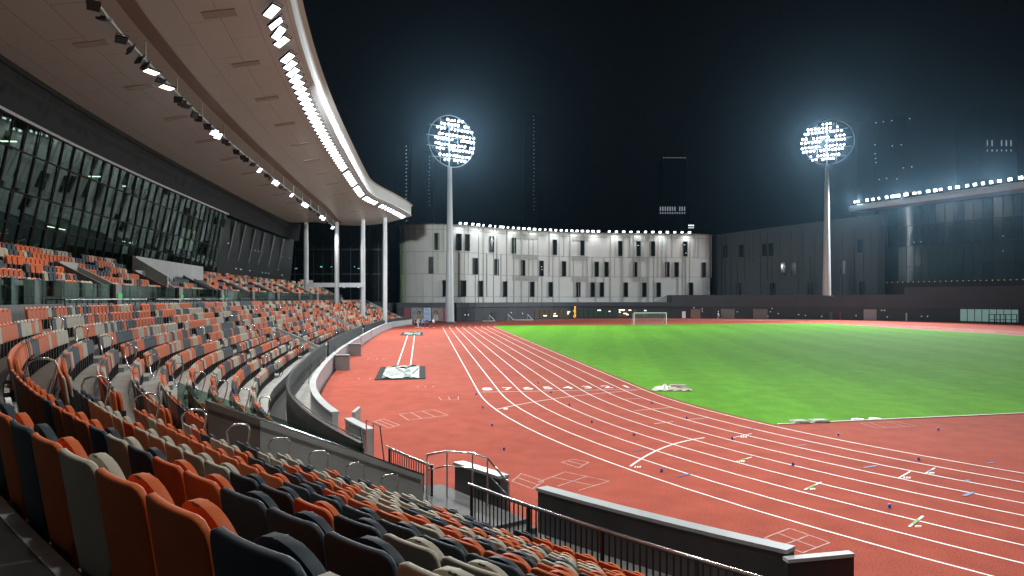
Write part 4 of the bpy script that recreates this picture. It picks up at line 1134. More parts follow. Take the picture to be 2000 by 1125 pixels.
for px, z in ((1371, 2.6), (1372, 1.9), (1403, 1.9), (1500, .7), (1505, 1.9), (1520, 1.4), (1560, 1.2), (1573, 1.0), (1605, .8), (1672, 1.1), (1722, 2.5), (1728, 2.5), (1733, .9), (1800, 1.2), (1812, 1.2), (1508, 2.8), (1440, 1.8), (908, 1.6), (914, 1.6), (998, 1.9), (1020, 1.6), (1283, 3.6), (1194, 3.5), (1355, 2.9)):
    q, d, rz = on_pod(px, 0, .12); mb.box((q[0] + pi_.x, q[1] + pi_.y, z), (.16, .08, .2), rz)
mb.build('wall_lamp', LAMP_C, pod)
for k in range(8):
    x0 = 1876 + k * 14.3; panel(x0, x0 + 12.6, .3, 3.0, SHOPG3, 'shop_window', push=.06)
# sign: vertical orange lettering, white letter, green tab
sg = empty('shop_sign'); q, d, rz = on_pod(1121.5, 0, .35); sg.location = (q[0], q[1], .55); sg.rotation_euler = (0, 0, rz if abs(rz) < PI / 2 else rz + PI)
tag(sg, 'upright orange glowing word sign with a green tab on the dark shop front', 'sign')
o = text_mesh('Groove', .95, ORANGE_NEON, 'lettering', sg, bold=.022, ext=.04); o.rotation_euler = (PI / 2, -PI / 2, 0); o.location = (0, 0, 1.25)
mb = MB(); mb.box((-.28, .02, 1.55), (.26, .05, .5)); mb.build('green_tab', GREEN_NEON, sg)
mb = MB(); mb.box((0, .06, 1.25), (.62, .04, 2.6)); mb.build('backing', BLACK, sg)
s2 = empty('letter_sign'); q, d, rz = on_pod(1110, 0, .3); s2.location = (q[0], q[1], 1.2); s2.rotation_euler = (0, 0, rz if abs(rz) < PI / 2 else rz + PI)
tag(s2, 'small white glowing angular mark left of the orange sign', 'sign')
mb = MB(); mb.box((-.25, 0, .35), (.35, .05, .9)); mb.box((.15, 0, .68), (.55, .05, .24)); mb.box((.03, 0, .4), (.25, .05, .2)); mb.build('mark', M('sign_white', (.8, .8, .8), .4, emit=(.85, .88, 1), estr=.75), s2)
# posters left of tower
P_ = [(789, 802, (.16, .012, .03), 'dark red poster panel at the left end of the poster wall'), (803, 826, (.16, .17, .17), 'grey photo poster of a dark-haired figure behind the standing people'), (827, 842, (.30, .40, .55), 'pale blue poster with faint lines of writing'),
      (843, 866, (.16, .10, .09), 'brownish photo poster with a pale figure left of the light tower pole'), (867, 871, (.22, .015, .06), 'narrow crimson poster strip beside the light tower pole')]
for x0, x1, c, lab in P_:
    a, d, rz = on_pod((x0 + x1) / 2, 0, .14); w = (x1 - x0) / F_PX * a[1]
    p = empty('poster', (a[0], a[1], 1.75)); p.rotation_euler = (0, 0, rz if abs(rz) < PI / 2 else rz + PI); tag(p, lab, 'poster', 'posters on the wall left of the tower')
    mb = MB(); mb.box((0, 0, 0), (w - .06, .06, 3.1)); mb.build('board', M('poster_' + lab.split()[0], c, .5, noise=.55 if 'photo' in lab else .06, scale=1.3, emit=c, estr=.12), p)  # board glows faintly in its own colour, light added to the poster
    if 'photo' in lab:
        mb = MB()
        dx = .5 if x0 < 830 else -.35
        mb.prism([(dx + .42 * math.cos(t), -.05) for t in (0,)] * 1 + [(dx, -.04), (dx + .1, -.04)], 0, .01) if False else None
        ell = lambda cx, cz, rx, rz_, m: mb.face([(cx + rx * math.cos(t), -.034, cz + rz_ * math.sin(t)) for t in np.linspace(0, 2 * PI, 17)[:-1]], m)
        ell(dx, .35, .42, .5, 0); mb.face([(dx - .8, -.036, -1.4), (dx + .7, -.036, -1.4), (dx + .35, -.036, -.05), (dx - .4, -.036, -.1)], 2)
        mb.v[-16 - 4:] = mb.v[-20:]
        n0 = len(mb.v); mb.face([(dx - .05 + .2 * math.cos(t), -.038, .22 + .28 * math.sin(t)) for t in np.linspace(0, 2 * PI, 17)[:-1]], 1)
        mb.build('figure', [M('poster_hair', (.015, .013, .02), .5), M('poster_skin', (.28, .16, .12), .5), M('poster_coat' if x0 < 830 else 'poster_jacket', (.20, .21, .06) if x0 < 830 else (.36, .33, .30), .5)], p, fix=False)
    elif 'blue' in lab:
        mb = MB()
        for k, z in enumerate((1.2, .95, .3, .1, -.1, -.9, -1.05)): mb.box((-.1 + .12 * (k % 2), -.036, z), (w * (.55 if k < 2 else .7), .01, .06))
        mb.build('writing_line', M('poster_ink', (.10, .13, .22), .5), p)

# right-hand panelled building and glazed block
FR2 = smoothpts([(60.5, 200), (63.5, 195), (78, 184), (95, 171), (97.5, 170)], 2)
FZ = lambda p: 24.6 + (p[0] - 60.5) / 36 * 3.0
rb = empty('panelled_block', (72, 172, 0)); tag(rb, 'unlit grey panelled block behind the right light tower', 'building'); ri = -rb.location
DCLAD = M('grey_cladding', (0.040, 0.050, 0.055), .6, noise=.08, scale=.3)
mb = MB(); mr_ = MB()
for a, b in zip(FR2[:-1], FR2[1:]): mb.face([Vector((p[0] + ri.x, p[1] + ri.y, z)) for p, z in ((a, 5), (b, 5), (b, FZ(b)), (a, FZ(a)))])
mb.face([Vector((p[0] + ri.x, p[1] + ri.y, FZ(p) - .1)) for p in list(FR2) + [(105, 190), (80, 215)]])
acc = 0; nxt = .5; FD2 = dense(FR2, .3)
for a, b in zip(FD2[:-1], FD2[1:]):
    a, b = np.array(a), np.array(b); L_ = np.linalg.norm(b - a); acc += L_
    if acc > nxt:
        nxt = acc + rr_.choice([1.2, 1.6, 2.0, 2.8]); d = (b - a) / L_; nr = np.array([d[1], -d[0]])
        if nr @ a > 0: nr = -nr
        z0, z1 = rr_.choice([(5, 24), (11, 24.4), (5, 17), (16, 24.4)]); q = a + nr * .15; mr_.box((q[0] + ri.x, q[1] + ri.y, (z0 + z1) / 2), (.12, .32, z1 - z0), math.atan2(d[1], d[0]))
mb.build('wall', DCLAD, rb, fix=False); mr_.build('panel_rib', DCLAD, rb)
for z0, z1, pxs_ in ((17.6, 21.2, (1417, 1448, 1494, 1506, 1680)), (12, 15.6, (1530, 1551, 1646)), (6.3, 9.9, (1443, 1509, 1582, 1683))):
    for px in pxs_: window_on(px, z0, z1, FR2, ri, rb, w=1.3, lite=LAMP_C if px == 1443 else None)
gb = empty('glazed_stand', (95, 130, 0)); tag(gb, 'dark glass-fronted stand across the pitch under a thin lamp-lined canopy', 'grandstand'); gi = -gb.location
SC = 1.2
sc = lambda L: [(x * SC, y * SC) for x, y in L]; zs_ = lambda z: H_CAM + (z - H_CAM) * SC
GF = smoothpts(sc([(81.5, 146.5), (84, 142), (95, 124), (103, 106), (110, 84)]), 2)
GD = dense(GF, 1.7)
GPM = M('curtain_glass_dark', (0.012, 0.022, 0.022), .10, spec=.7)
GPT = M('curtain_glass_tint', (0.026, 0.056, 0.050), .12, spec=.7)
g1 = MB(); g2 = MB(); gf = MB(); gs = MB()
G3 = lambda p, z: Vector((p[0] + gi.x, p[1] + gi.y, zs_(z)))
rg = random.Random(2)
for a, b in zip(GD[:-1], GD[1:]):
    for z0, z1, m in ((9.0, 12.3, g2), (12.3, 16.6, g2), (16.6, 21.0, g1), (21.0, 25.2, g1)):
        j = [rg.uniform(-.006, .006) for _ in range(4)]
        m.face([G3((p[0] + jj, p[1] + jj), z) for p, z, jj in ((a, z0, j[0]), (b, z0, j[1]), (b, z1, j[2]), (a, z1, j[3]))])
    gf.tube([tuple(G3((a[0] - .06, a[1] - .06), 9)), tuple(G3((a[0] - .06, a[1] - .06), 25))], .05, 4)
    gs.face([G3(p, z) for p, z in ((a, 5), (b, 5), (b, 9), (a, 9))])
for z in (9.05, 12.3, 16.6, 21): gf.tube([tuple(G3((p[0] - .06, p[1] - .06), z)) for p in GD], .05, 4)
g1.build('upper_glazing', GPM, gb, fix=False); g2.build('lower_glazing', GPT, gb, fix=False); gf.build('glazing_frame', FR, gb); gs.build('concourse_wall', M('concourse_brown', (.035, .02, .015), .7), gb, fix=False)
mb = MB()
for k, p in enumerate(dense(GF, 1.1)):
    mb.box((p[0] + gi.x - .4, p[1] + gi.y - .3, zs_(8.95)), (.14, .14, .12))
mb.build('soffit_lamp', M('lamp_amber', (.9, .6, .3), .4, emit=(1, .6, .3), estr=.8), gb)
mb = MB()
for k in range(14):
    p = GD[rg.randrange(3, len(GD) - 2)]; mb.box((p[0] + gi.x - .2, p[1] + gi.y - .2, zs_(rg.choice([13.8, 14.5, 17.4]))), (.3, .1, .14), 1.1)
mb.build('indoor_light', LAMP_C, gb)
CE = smoothpts(sc([(84, 152.5), (78.5, 151.5), (77.2, 149.5), (79, 146), (86, 132), (93, 118), (99, 104), (104, 88)]), 2)
mb = MB(); rings = []
for i, p in enumerate(CE):
    a = np.array(CE[max(0, i - 1)]); b = np.array(CE[min(len(CE) - 1, i + 1)]); d = (b - a) / np.linalg.norm(b - a); nr = np.array([-d[1], d[0]])
    c_ = np.array([120, 180.0]) - np.array(p)
    if nr @ c_ < 0: nr = -nr
    rings.append([G3(np.array(p) + nr * k, z) for k, z in ((10, 25.3), (.6, 25.5), (.1, 25.8), (0, 26.3), (.3, 26.7), (10, 27.0))])
mc = MB(); mu = MB()
for i in range(len(rings) - 1):
    for k in range(1, 5): mb.face((rings[i][k], rings[i + 1][k], rings[i + 1][k + 1], rings[i][k + 1]))
    mu.face((rings[i][0], rings[i + 1][0], rings[i + 1][1], rings[i][1]))
mb.build('canopy_edge', M('canopy_white', (.62, .63, .64), .5), gb, fix=False, smooth=50); mu.build('canopy_soffit', M('canopy_red', (.20, .07, .055), .5), gb, fix=False)
LC = lamp_proto('canopy_floodlight', 1.0, .72, LAMP); lused = False
CED = dense(CE, .4)
for k, px in enumerate((1664, 1673, 1689, 1702, 1711, 1728, 1740, 1749, 1766, 1780, 1793, 1808, 1823, 1833, 1852, 1867, 1885, 1899, 1917, 1932, 1946, 1970, 1987)):
    c_ = [p for p in CED if p[1] < 151 * SC]; p = min(c_, key=lambda q: abs(pxof(q) - px))
    o = LC if not lused else dup(LC); lused = True
    o.location = (p[0] + .8, p[1] + .35, zs_(27.5)); th = math.radians(-62) + rl.uniform(-.6, .35); o.rotation_euler = (math.radians(15), 0, th); o.scale = (rl.uniform(.75, 1.05),) * 3
    tag(o, 'lit white floodlight on the far right canopy edge, %s from the left' % nth(k + 1), 'floodlight', 'floodlights on the far right canopy')
# dark block behind columns
db = empty('dark_glass_block', (-45, 160, 0)); tag(db, 'dark blue glass block seen between the white columns', 'building')
mb = MB(); mb.box((0, 0, 12), (28, 12, 24)); mb.build('wall', M('blue_dark_glass', (.004, .008, .012), .15, spec=.6), db)
mb = MB()
for z in (4.5, 11.2, 17): mb.box((0, -6.05, z), (28, .1, .35))
for x in np.arange(-13, 14, 2.2): mb.box((x, -6.04, 12), (.14, .08, 24))
mb.build('floor_band', M('band_slate', (.02, .028, .034), .5), db)
mb = MB()
for k in range(12): mb.box((rg.uniform(-12, 10), -6.12, rg.choice([12.5, 12.9, 8, 5.5])), (rg.uniform(.2, .6), .05, .18))
mb.build('indoor_light', M('lamp_teal', (.4, .8, .7), .4, emit=(.35, .9, .8), estr=.4), db)
# skyline
SKM = M('skyline_dark', (.008, .009, .011), .8)
SKY = [(788, 60, 285, 26, 'vdots', 'slim dark tower with one string of lights left of the roof tip'), (836, 70, 305, 22, 'vfaint', 'dim dark tower with faint lights behind the left light tower'),
       (1038, 62, 228, 30, 'vfaint2', 'tall dark tower with a faint string of lights above the white building'), (1312, 66, 310, 44, 'top', 'dark tower with a dotted light row along its top'),
       (1306, 48, 400, 60, 'bars', 'low dark block with a band of dim lit bars'), (1720, 90, 236, 60, 'dots', 'dark high-rise with scattered lights right of the light tower'), (1925, 100, 222, 70, 'bars2', 'dark high-rise with dim lit bars above the far canopy')]
for px, w_, ytop, wpx, kind_, lab in SKY:
    Y = 420.0 + w_; X = (px - 1000) / F_PX * Y; zt = H_CAM + (HOR - ytop) / F_PX * Y; w = wpx / F_PX * Y
    t = empty('tower_block', (X, Y, 0)); tag(t, lab, 'tower block', 'dark towers on the skyline')
    mb = MB(); mb.box((0, 0, zt / 2), (w, w, zt)); mb.box((0, 0, zt + 1.0), (w * .6, w * .6, 2.0)); mb.build('wall', SKM, t)
    mb = MB(); u = Y / F_PX; fy = -w / 2 - .2
    if kind_.startswith('v'):
        n = {'vdots': 23, 'vfaint': 14, 'vfaint2': 26}[kind_]
        for k in range(n):
            z = zt - (k + .5) * 7.2 * u; x_ = (8 if kind_ == 'vdots' else 4) * u
            mb.box((x_ + rg.uniform(-.3, .3), fy, z), (1.3 * u, .1, 1.0 * u)); 
            if kind_ == 'vdots': mb.box((x_ - 1.0 * u, fy, z - .9 * u), (.8 * u, .1, .7 * u))
    elif kind_ == 'top':
        for k in range(10): mb.box(((k - 4.5) * 4.6 * u, fy, zt - 3 * u), (1.1 * u, .1, .9 * u))
    elif kind_.startswith('bars'):
        for k in range(11 if kind_ == 'bars' else 6):
            if rg.random() < .85: mb.box(((k - 5) * 4.6 * u if kind_ == 'bars' else (k - 2.5) * 9 * u, fy, zt - (12 if kind_ == 'bars' else 66) * u), (2.4 * u, .1, 8 * u if kind_ == 'bars' else 11 * u))
            mb.box(((k - 5) * 4.6 * u if kind_ == 'bars' else (k - 2.5) * 9 * u, fy, zt - (20 if kind_ == 'bars' else 80) * u), (2.0 * u, .1, 3.4 * u))
    else:
        for dx, dy in ((-26, 12), (-12, 10), (4, 8), (38, 4), (-28, 54), (-28, 71), (-27, 80), (-26, 88), (5, 56), (22, 54), (-20, 120), (-6, 118), (14, 119), (26, 98), (42, 96)): mb.box((dx * u, fy, zt - dy * u), (1.8 * u, .1, 1.1 * u))
    mb.build('window_light', LAMP_CF if kind_ in ('vfaint', 'vfaint2', 'bars', 'bars2') else LAMP_C, t)
rsn = empty('rooftop_sign', (0, 0, 0)); Y = 240; rsn.location = ((1350 - 1000) / F_PX * Y, Y, H_CAM + (HOR - 444) / F_PX * Y); tag(rsn, 'small white glowing two-line sign above the right end of the white building', 'sign')
mb = MB()
for k in range(4):
    mb.box((-.85 + k * .55, 0, .55), (.46, .08, .14)); mb.box((-.85 + k * .55, 0, .85), (.46, .08, .14)); mb.box((-.95 + k * .55, 0, .7), (.12, .08, .4)); mb.box((-.78 + k * .55, 0, .7), (.1, .08, .4))
for k in range(6): mb.box((-.95 + k * .36, 0, -.15), (.1, .08, .42)); mb.box((-.86 + k * .36, 0, -.15 + .16 * (k % 3 - 1)), (.2, .08, .1))
mb.build('lettering', M('sign_roof', (.8, .8, .8), .4, emit=(.9, .95, 1), estr=1.0), rsn)
mb = MB(); mb.tube([(0, .1, -20), (0, .1, 0)], .12, 6); mb.build('support', BLACK, rsn)

# ------------------------------------------------------------------ things on the field
def goal(name, lab, p0, p1, h, depth):
    g = empty(name, (p0 + p1) / 2); tag(g, lab, 'goal'); iv = -g.location; a, b = p0 + iv, p1 + iv; d = (b - a).normalized(); bk = Vector((-d.y, d.x, 0)) * depth
    up = Vector((0, 0, h)); mb = MB()
    mb.tube([tuple(a), tuple(a + up)], .085, 8); mb.tube([tuple(b), tuple(b + up)], .085, 8); mb.tube([tuple(a + up), tuple(b + up)], .085, 8); mb.build('goal_frame', WHITEP, g, smooth=50)
    mb = MB(); u2 = Vector((0, 0, h * .98))
    for q in (a, b): mb.tube([tuple(q + u2), tuple(q + bk * .5 + u2 * .95), tuple(q + bk)], .03, 6); mb.tube([tuple(q), tuple(q + bk)], .03, 6)
    mb.tube([tuple(a + bk), tuple(b + bk)], .03, 6); mb.build('back_stay', GALV, g)
    mb = MB()
    for k in range(25):
        t = k / 24; q = a.lerp(b, t); mb.tube([tuple(q + u2), tuple(q + bk * .5 + u2 * .93), tuple(q + bk)], .010, 3)
    for t in np.linspace(.05, .95, 9):
        z = h * (1 - t); o_ = bk * (0.5 + .5 * t); mb.tube([tuple(a + o_ + Vector((0, 0, z))), tuple(b + o_ + Vector((0, 0, z)))], .010, 3)
    mb.build('net', M('net_white', (.55, .57, .57), .8), g)
    return g
goal('football_goal', 'white football goal with net standing on the far edge of the pitch', gp(1238.5, 634.5), gp(1301.5, 634.2), 2.44, 1.6)
for (x0, x1, y, lab) in ((929, 967, 627.5, 'white goal frame tipped over at the left below the white building'), (1003, 1041, 625.5, 'white goal frame tipped over to the right of another tipped goal')):
    g = empty('tipped_goal', gp((x0 + x1) / 2, y)); tag(g, lab, 'goal', 'goals tipped over by the far wall'); iv = -g.location; a, b = gp(x0, y) + iv, gp(x1, y) + iv; mb = MB()
    up = Vector((-1.35, .4, 1.45))
    mb.tube([tuple(a + Vector((0, 0, .08))), tuple(b + Vector((0, 0, .08)))], .08, 8)
    for q in (a, b): mb.tube([tuple(q + Vector((0, 0, .08))), tuple(q + up)], .075, 8)
    mb.build('goal_frame', WHITEP, g, smooth=50)
    mb = MB(); mb.tube([tuple(a + Vector((-1.5, 0, .05))), tuple(b + Vector((-1.3, 0, .05)))], .04, 6)
    for q in (a, b): mb.tube([tuple(q + Vector((-1.4, 0, .05))), tuple(q + up)], .03, 6)
    mb.build('back_stay', GALV, g)
# sand pit covers
TARP = M('tarp_pale_green', (.115, .155, .128), .45, noise=.18, scale=.9); TARPD = M('tarp_rubber', (.022, .028, .028), .85, noise=.2, scale=2, spec=.08); TARPG = M('tarp_green', (.03, .12, .085), .5, noise=.4, scale=2)
def cover(c4, lab, strips):
    pts = [gp(*c) for c in c4]; ctr = sum(pts, Vector()) / 4; g = empty('pit_cover', ctr); tag(g, lab, 'pit cover', 'covers over the jumping pits'); A, B, C_, D_ = [p - ctr for p in pts]
    mb = MB(); lo = [A, B, C_, D_]; mb.hexa(lo, [p + Vector((0, 0, .05)) for p in lo]); mb.build('rubber_edge', TARPD, g)
    mb = MB(); W2 = lambda u, v: (A.lerp(B, u)).lerp(D_.lerp(C_, u), v)
    n, m_ = 40, 20; rr2 = random.Random(6)
    hh = {}
    for i in range(n + 1):
        for j in range(m_ + 1):
            u, v = i / n, j / m_; h = .062 + .05 * max(0, math.sin(u * 9 + v * 5.3)) ** 6 + .05 * max(0, math.sin(u * 5 - v * 8.0 + 1)) ** 8 + .02 * rr2.random()
            hh[i, j] = W2(.13 + .74 * u, .05 + .93 * v) + Vector((0, 0, h))
    for i in range(n):
        for j in range(m_): mb.face((hh[i, j], hh[i + 1, j], hh[i + 1, j + 1], hh[i, j + 1]))
    mb.build('tarp', TARP, g, smooth=60)
    mb = MB()
    for k in range(strips):
        v = .06 + .62 * k / strips; lo = [W2(.56, v), W2(.69, v), W2(.69, v + .05), W2(.56, v + .05)]
        mb.hexa([p + Vector((0, 0, .07)) for p in lo], [p + Vector((0, 0, .135)) for p in lo])
    for (u0, v0, u1, v1) in ((.35, .80, .6, .86), (.55, .72, .66, .95), (.25, .93, .45, .97), (.62, .93, .8, .97), (.70, .25, .84, .75)):
        p, q = W2(u0, v0), W2(u1, v1); mb.tube([tuple(p + Vector((0, 0, .1))), tuple((p + q) / 2 + Vector((.05, .1, .13))), tuple(q + Vector((0, 0, .1)))], [.03, .09, .03], 6)
    mb.build('lashing', TARPG, g)
cover(((731, 743), (831, 740.5), (830, 716), (744, 718)), 'large wrinkled pale green tarp with black edges at the near end of the runway', 8)
cover(((782, 655), (826, 655), (826, 649.4), (786, 649.8)), 'small pale green tarp with black edges at the far end of the runway', 3)
# crumpled sheet on the grass
g = empty('ground_sheet', gp(1311, 760)); tag(g, 'crumpled white plastic sheet left on the grass beside the track', 'sheet')
mb = MB(); rr2 = random.Random(12); n, m_ = 34, 18; hh = {}
for i in range(n + 1):
    for j in range(m_ + 1):
        u, v = i / n * 2 - 1, j / m_ * 2 - 1; sh = 1 - .25 * (v * .5 + .5) 
        h = .02 + .26 * math.exp(-((u + .38) / .16) ** 2 - (v / .5) ** 2) + .16 * math.exp(-((u - .2) / .3) ** 2 - ((v - .4) / .35) ** 2) + .05 * abs(math.sin(u * 7 + v * 4)) * rr2.uniform(.6, 1.1)
        hh[i, j] = Vector((u * 1.22 * sh + .2 * v, v * .95, h + .012))
for i in range(n):
    for j in range(m_): mb.face((hh[i, j], hh[i + 1, j], hh[i + 1, j + 1], hh[i, j + 1]))
mb.build('sheet', M('sheet_white', (.60, .56, .50), .5, noise=.15, scale=3), g, smooth=40)
mb = MB(); mb.box((.35, -.45, .05), (1.2, .5, .05), .1); mb.box((.45, .2, .19), (.9, .35, .1), -.1); mb.build('folded_board', M('board_tan', (.42, .36, .30), .6), g)
for (x0, x1, y, lab) in ((1545, 1576, 825, 'left flat pale board lying on the grass corner'), (1583, 1615, 823.5, 'right flat pale board lying on the grass corner')):
    p, q = gp(x0, y), gp(x1, y); b = MB(); b.box((0, 0, .045), ((q - p).length, .55, .05), .1); b.box((.05, .02, .08), ((q - p).length * .8, .4, .03), .16); o = b.build('flat_board', M('board_grey', (.20, .25, .20), .6, noise=.2, scale=4)); o.location = (p + q) / 2; tag(o, lab, 'board', 'flat boards on the grass corner')
for (x, y) in ((1672, 820), (1706, 819)):
    b = MB(); b.box((0, 0, .03), (.35, .2, .05), .1); b.box((.25, .05, .02), (.2, .15, .03), .5); o = b.build('small_marker', WHITEP); o.location = gp(x, y); tag(o, 'small white marker on the edge of the grass, %s one' % ('left' if x < 1690 else 'right'), 'marker', 'white markers on the grass edge')
# blue marker cones
BLUEC = M('cone_blue', (.01, .05, .26), .45)
mb = MB(); mb.tube([(0, 0, 0), (0, 0, .015)], .075, 12); mb.tube([(0, 0, .012), (0, 0, .09), (0, 0, .15), (0, 0, .155)], [.058, .05, .042, .02], 12)
cone = mb.build('marker_cone', BLUEC, smooth=40); cone.scale = (.7, .7, .62); used = False
CN = [(1292, 922), (1549, 909), (1737, 992), (1637, 851), (1794, 899), (1832, 840), (1430, 858), (1238, 851), (1156, 825.5), (1341, 818), (1273, 788), (943, 797), (961, 832), (984, 879), (1112, 792), (930, 771), (1076, 767.5), (1051, 748.5)]
for k, (x, y) in enumerate(sorted(CN, key=lambda t: -t[1])):
    o = cone if not used else cone.copy()
    if used: COL.objects.link(o)
    used = True; o.location = gp(x, y) + Vector((0, 0, .008)); tag(o, 'small blue marker cone on the red track, %s nearest to the camera' % (nth(k + 1) if k else 'the'), 'cone', 'blue marker cones on the track')
# barrier and cart far right
g = empty('barrier', gp(1960, 634)); tag(g, 'black tube barrier in front of the lit far right doors', 'barrier'); mb = MB()
for k in range(6): mb.tube([(-3 + k * 1.15, 0, 0), (-3 + k * 1.15, 0, 2.1)], .1, 6)
for z in (2.1, 1.0): mb.tube([(-3, 0, z), (2.75, 0, z)], .07, 6)
mb.build('frame', BLACK, g)
g = empty('equipment_trolley', gp(1847, 626.5)); tag(g, 'low red and white equipment trolley by the far right wall', 'trolley'); mb = MB(); mb.box((0, 0, .45), (2.2, .7, .1)); mb.build('deck', M('trolley_red', (.28, .04, .03), .5), g)
mb = MB(); mb.box((-.3, 0, .8), (.35, .4, .6)); mb.box((.6, 0, .7), (.2, .4, .4)); mb.build('load', WHITEP, g)
mb = MB()
for x in (-.8, .8):
    mb.tube([(x, -.36, .2), (x, .36, .2)], .2, 10)
mb.tube([(-1.1, 0, .5), (-1.1, 0, 1.1), (1.1, 0, 1.1), (1.1, 0, .5)], .04, 6); mb.build('wheel_frame', BLACK, g)

# ------------------------------------------------------------------ people
SKIN = M('skin', (.42, .25, .18), .55); HAIR = M('hair_dark', (.012, .010, .009), .6)
def skin_mesh(name, joints, edges, mat, parent, sub=2):
    me = bpy.data.meshes.new(name); me.from_pydata([j[0] for j in joints], edges, []); o = bpy.data.objects.new(name, me); COL.objects.link(o)
    md = o.modifiers.new('k', 'SKIN'); md.use_smooth_shade = True
    for k, j in enumerate(joints):
        sv = me.skin_vertices[0].data[k]; r = j[1]; sv.radius = (r, r) if not isinstance(r, tuple) else r; sv.use_root = (k == 0)
    md = o.modifiers.new('s', 'SUBSURF'); md.levels = sub; md.render_levels = sub
    bake(o); o.data.materials.clear(); o.data.materials.append(mat); o.parent = parent
    o.data.polygons.foreach_set('use_smooth', [True] * len(o.data.polygons)); return o
def person(loc, rz, lab, shirt, trousers, stride=.12, armf=.1, arml=.0, bag=False):
    p = empty('person', loc, rz); tag(p, lab, 'person', 'people on the track and stand'); s = stride
    J = [((0, 0, .95), (.15, .11)), ((0, 0, 1.15), (.14, .10)), ((0, .01, 1.35), (.17, .11)), ((0, .01, 1.47), (.07, .07)), ((0, 0, 1.55), .055), ((0, -.01, 1.63), (.075, .09)), ((0, -.01, 1.72), (.07, .085)),
         ((.18, .01, 1.41), .055), ((.235, .03 + arml * .3, 1.15), .045), ((.245, -.04 - arml, .92), .035), ((.25, -.07 - arml, .82), .03),
         ((-.18, .01, 1.41), .055), ((-.235, .03 - armf * .3, 1.15), .045), ((-.245, -.04 - armf, .93), .035), ((-.25, -.07 - armf, .83), .03),
         ((.095, 0, .88), .085), ((.10, -s * .4, .50), .058), ((.10, s * .2, .09), .042), ((.10, -.12 + s * .2, .035), .035),
         ((-.095, 0, .88), .085), ((-.10, s * .3, .50), .058), ((-.10, s, .10), .042), ((-.10, s - .13, .035), .035)]
    E = [(0, 1), (1, 2), (2, 3), (3, 4), (4, 5), (5, 6), (2, 7), (7, 8), (8, 9), (9, 10), (2, 11), (11, 12), (12, 13), (13, 14), (0, 15), (15, 16), (16, 17), (17, 18), (0, 19), (19, 20), (20, 21), (21, 22)]
    skin_mesh('body', J, E, SKIN, p)
    g = lambda i, k=1.22: (J[i][0], tuple(x * k + .008 for x in J[i][1]) if isinstance(J[i][1], tuple) else J[i][1] * k + .008)
    JS = [g(0, 1.12), g(1), g(2), g(7), g(8), g(11), g(12)]; skin_mesh('shirt', JS, [(0, 1), (1, 2), (2, 3), (3, 4), (2, 5), (5, 6)], shirt, p)
    JT = [g(0, 1.08), g(15), g(16), ((J[17][0]), .055), g(19), g(20), ((J[21][0]), .055)]; skin_mesh('trousers', JT, [(0, 1), (1, 2), (2, 3), (0, 4), (4, 5), (5, 6)], trousers, p)
    skin_mesh('hair', [((0, .02, 1.70), (.085, .09)), ((0, .01, 1.77), (.07, .075))], [(0, 1)], HAIR, p)
    mb = MB(); mb.box((.10, s * .2 - .06, .035), (.1, .27, .07)); mb.box((-.10, s - .06, .035), (.1, .27, .07)); mb.build('shoes', WHITEP, p)
    return p
DK = M('cloth_dark', (.015, .016, .022), .8); NV = M('cloth_navy', (.02, .018, .05), .8); BL = M('cloth_blue', (.01, .18, .55), .7); WH = M('cloth_white', (.6, .6, .6), .8); GY = M('cloth_grey', (.35, .36, .37), .8); HV = M('cloth_hivis', (.45, .42, .03), .6)
for (x, y, rz, lab, sh, tr, st_) in ((812, 639.5, .4, 'person in black standing leftmost by the posters', DK, DK, .05), (816.5, 639.8, -.3, 'person in a pale grey top and trousers beside the track wall end', GY, GY, .1), (820, 639, 1.0, 'person in a dark top with legs apart left of the blue shirt', DK, NV, .2),
                                     (826, 640.6, .1, 'person in a bright blue shirt on the track edge', BL, DK, .08), (834, 640.2, .6, 'person in dark clothes right of the blue shirt', NV, DK, .1), (846.5, 640, -.7, 'person in a white top and dark trousers at the outer lane line', WH, NV, .22)):
    person(gp(x, y), rz, lab, sh, tr, st_)
person(gp(1403, 622.6), .5, 'person in white walking before the far grey shutters', WH, GY, .3)
person(Q(83, OFF[9] - .3, ZR[9]), facing(83) + PI, 'steward in a yellow hi-vis top standing among the far upper seats', HV, DK, .05)

# ------------------------------------------------------------------ light
def spot(name, loc, aim, power, size, blend=.6, rad=.6, col=(1, .98, .95)):
    l = bpy.data.lights.new(name, 'SPOT'); l.energy = power; l.spot_size = math.radians(size); l.spot_blend = blend; l.shadow_soft_size = rad; l.color = col
    o = bpy.data.objects.new(name, l); COL.objects.link(o); o.location = loc; d = Vector(aim) - Vector(loc); o.rotation_euler = d.to_track_quat('-Z', 'Y').to_euler(); return o
K = 0.62
COOL = (.93, .98, 1.0)
spot('tower_beam', (T1[0] + .8, T1[1] - 1.0, 40.6), (32, 62, 0), 3.7e5 * K, 95, rad=3.0, col=COOL)
spot('tower_beam', (T2[0] - 1.0, T2[1] - 1.0, 45.4), (18, 60, 0), 3.7e5 * K, 95, rad=3.0, col=COOL)
for s in (-31, -18, -6, 6, 18, 32, 46, 60, 74):
    off = rf(s) + .9; p = QW(s, off, soffit_z(s, off) - .95); a = QW(s, -15) if s > -29 else QW(-18, 2.5, 1); spot('roof_beam', p, (a.x, a.y, 0), (2.4e4 if s > -15 else 1.3e4 if s > -29 else 1.0e4) * K, 126, blend=.8, rad=.5, col=(1, .97, .93))
for px in (1690, 1780, 1870, 1960):
    p = min([q for q in CED if q[1] < 151 * SC], key=lambda q: abs(pxof(q) - px)); spot('canopy_beam', (p[0] - 1.2, p[1], zs_(27.2)), (p[0] - 60, p[1] - 28, 0), 1.5e5 * K, 100, rad=1.0, col=COOL)
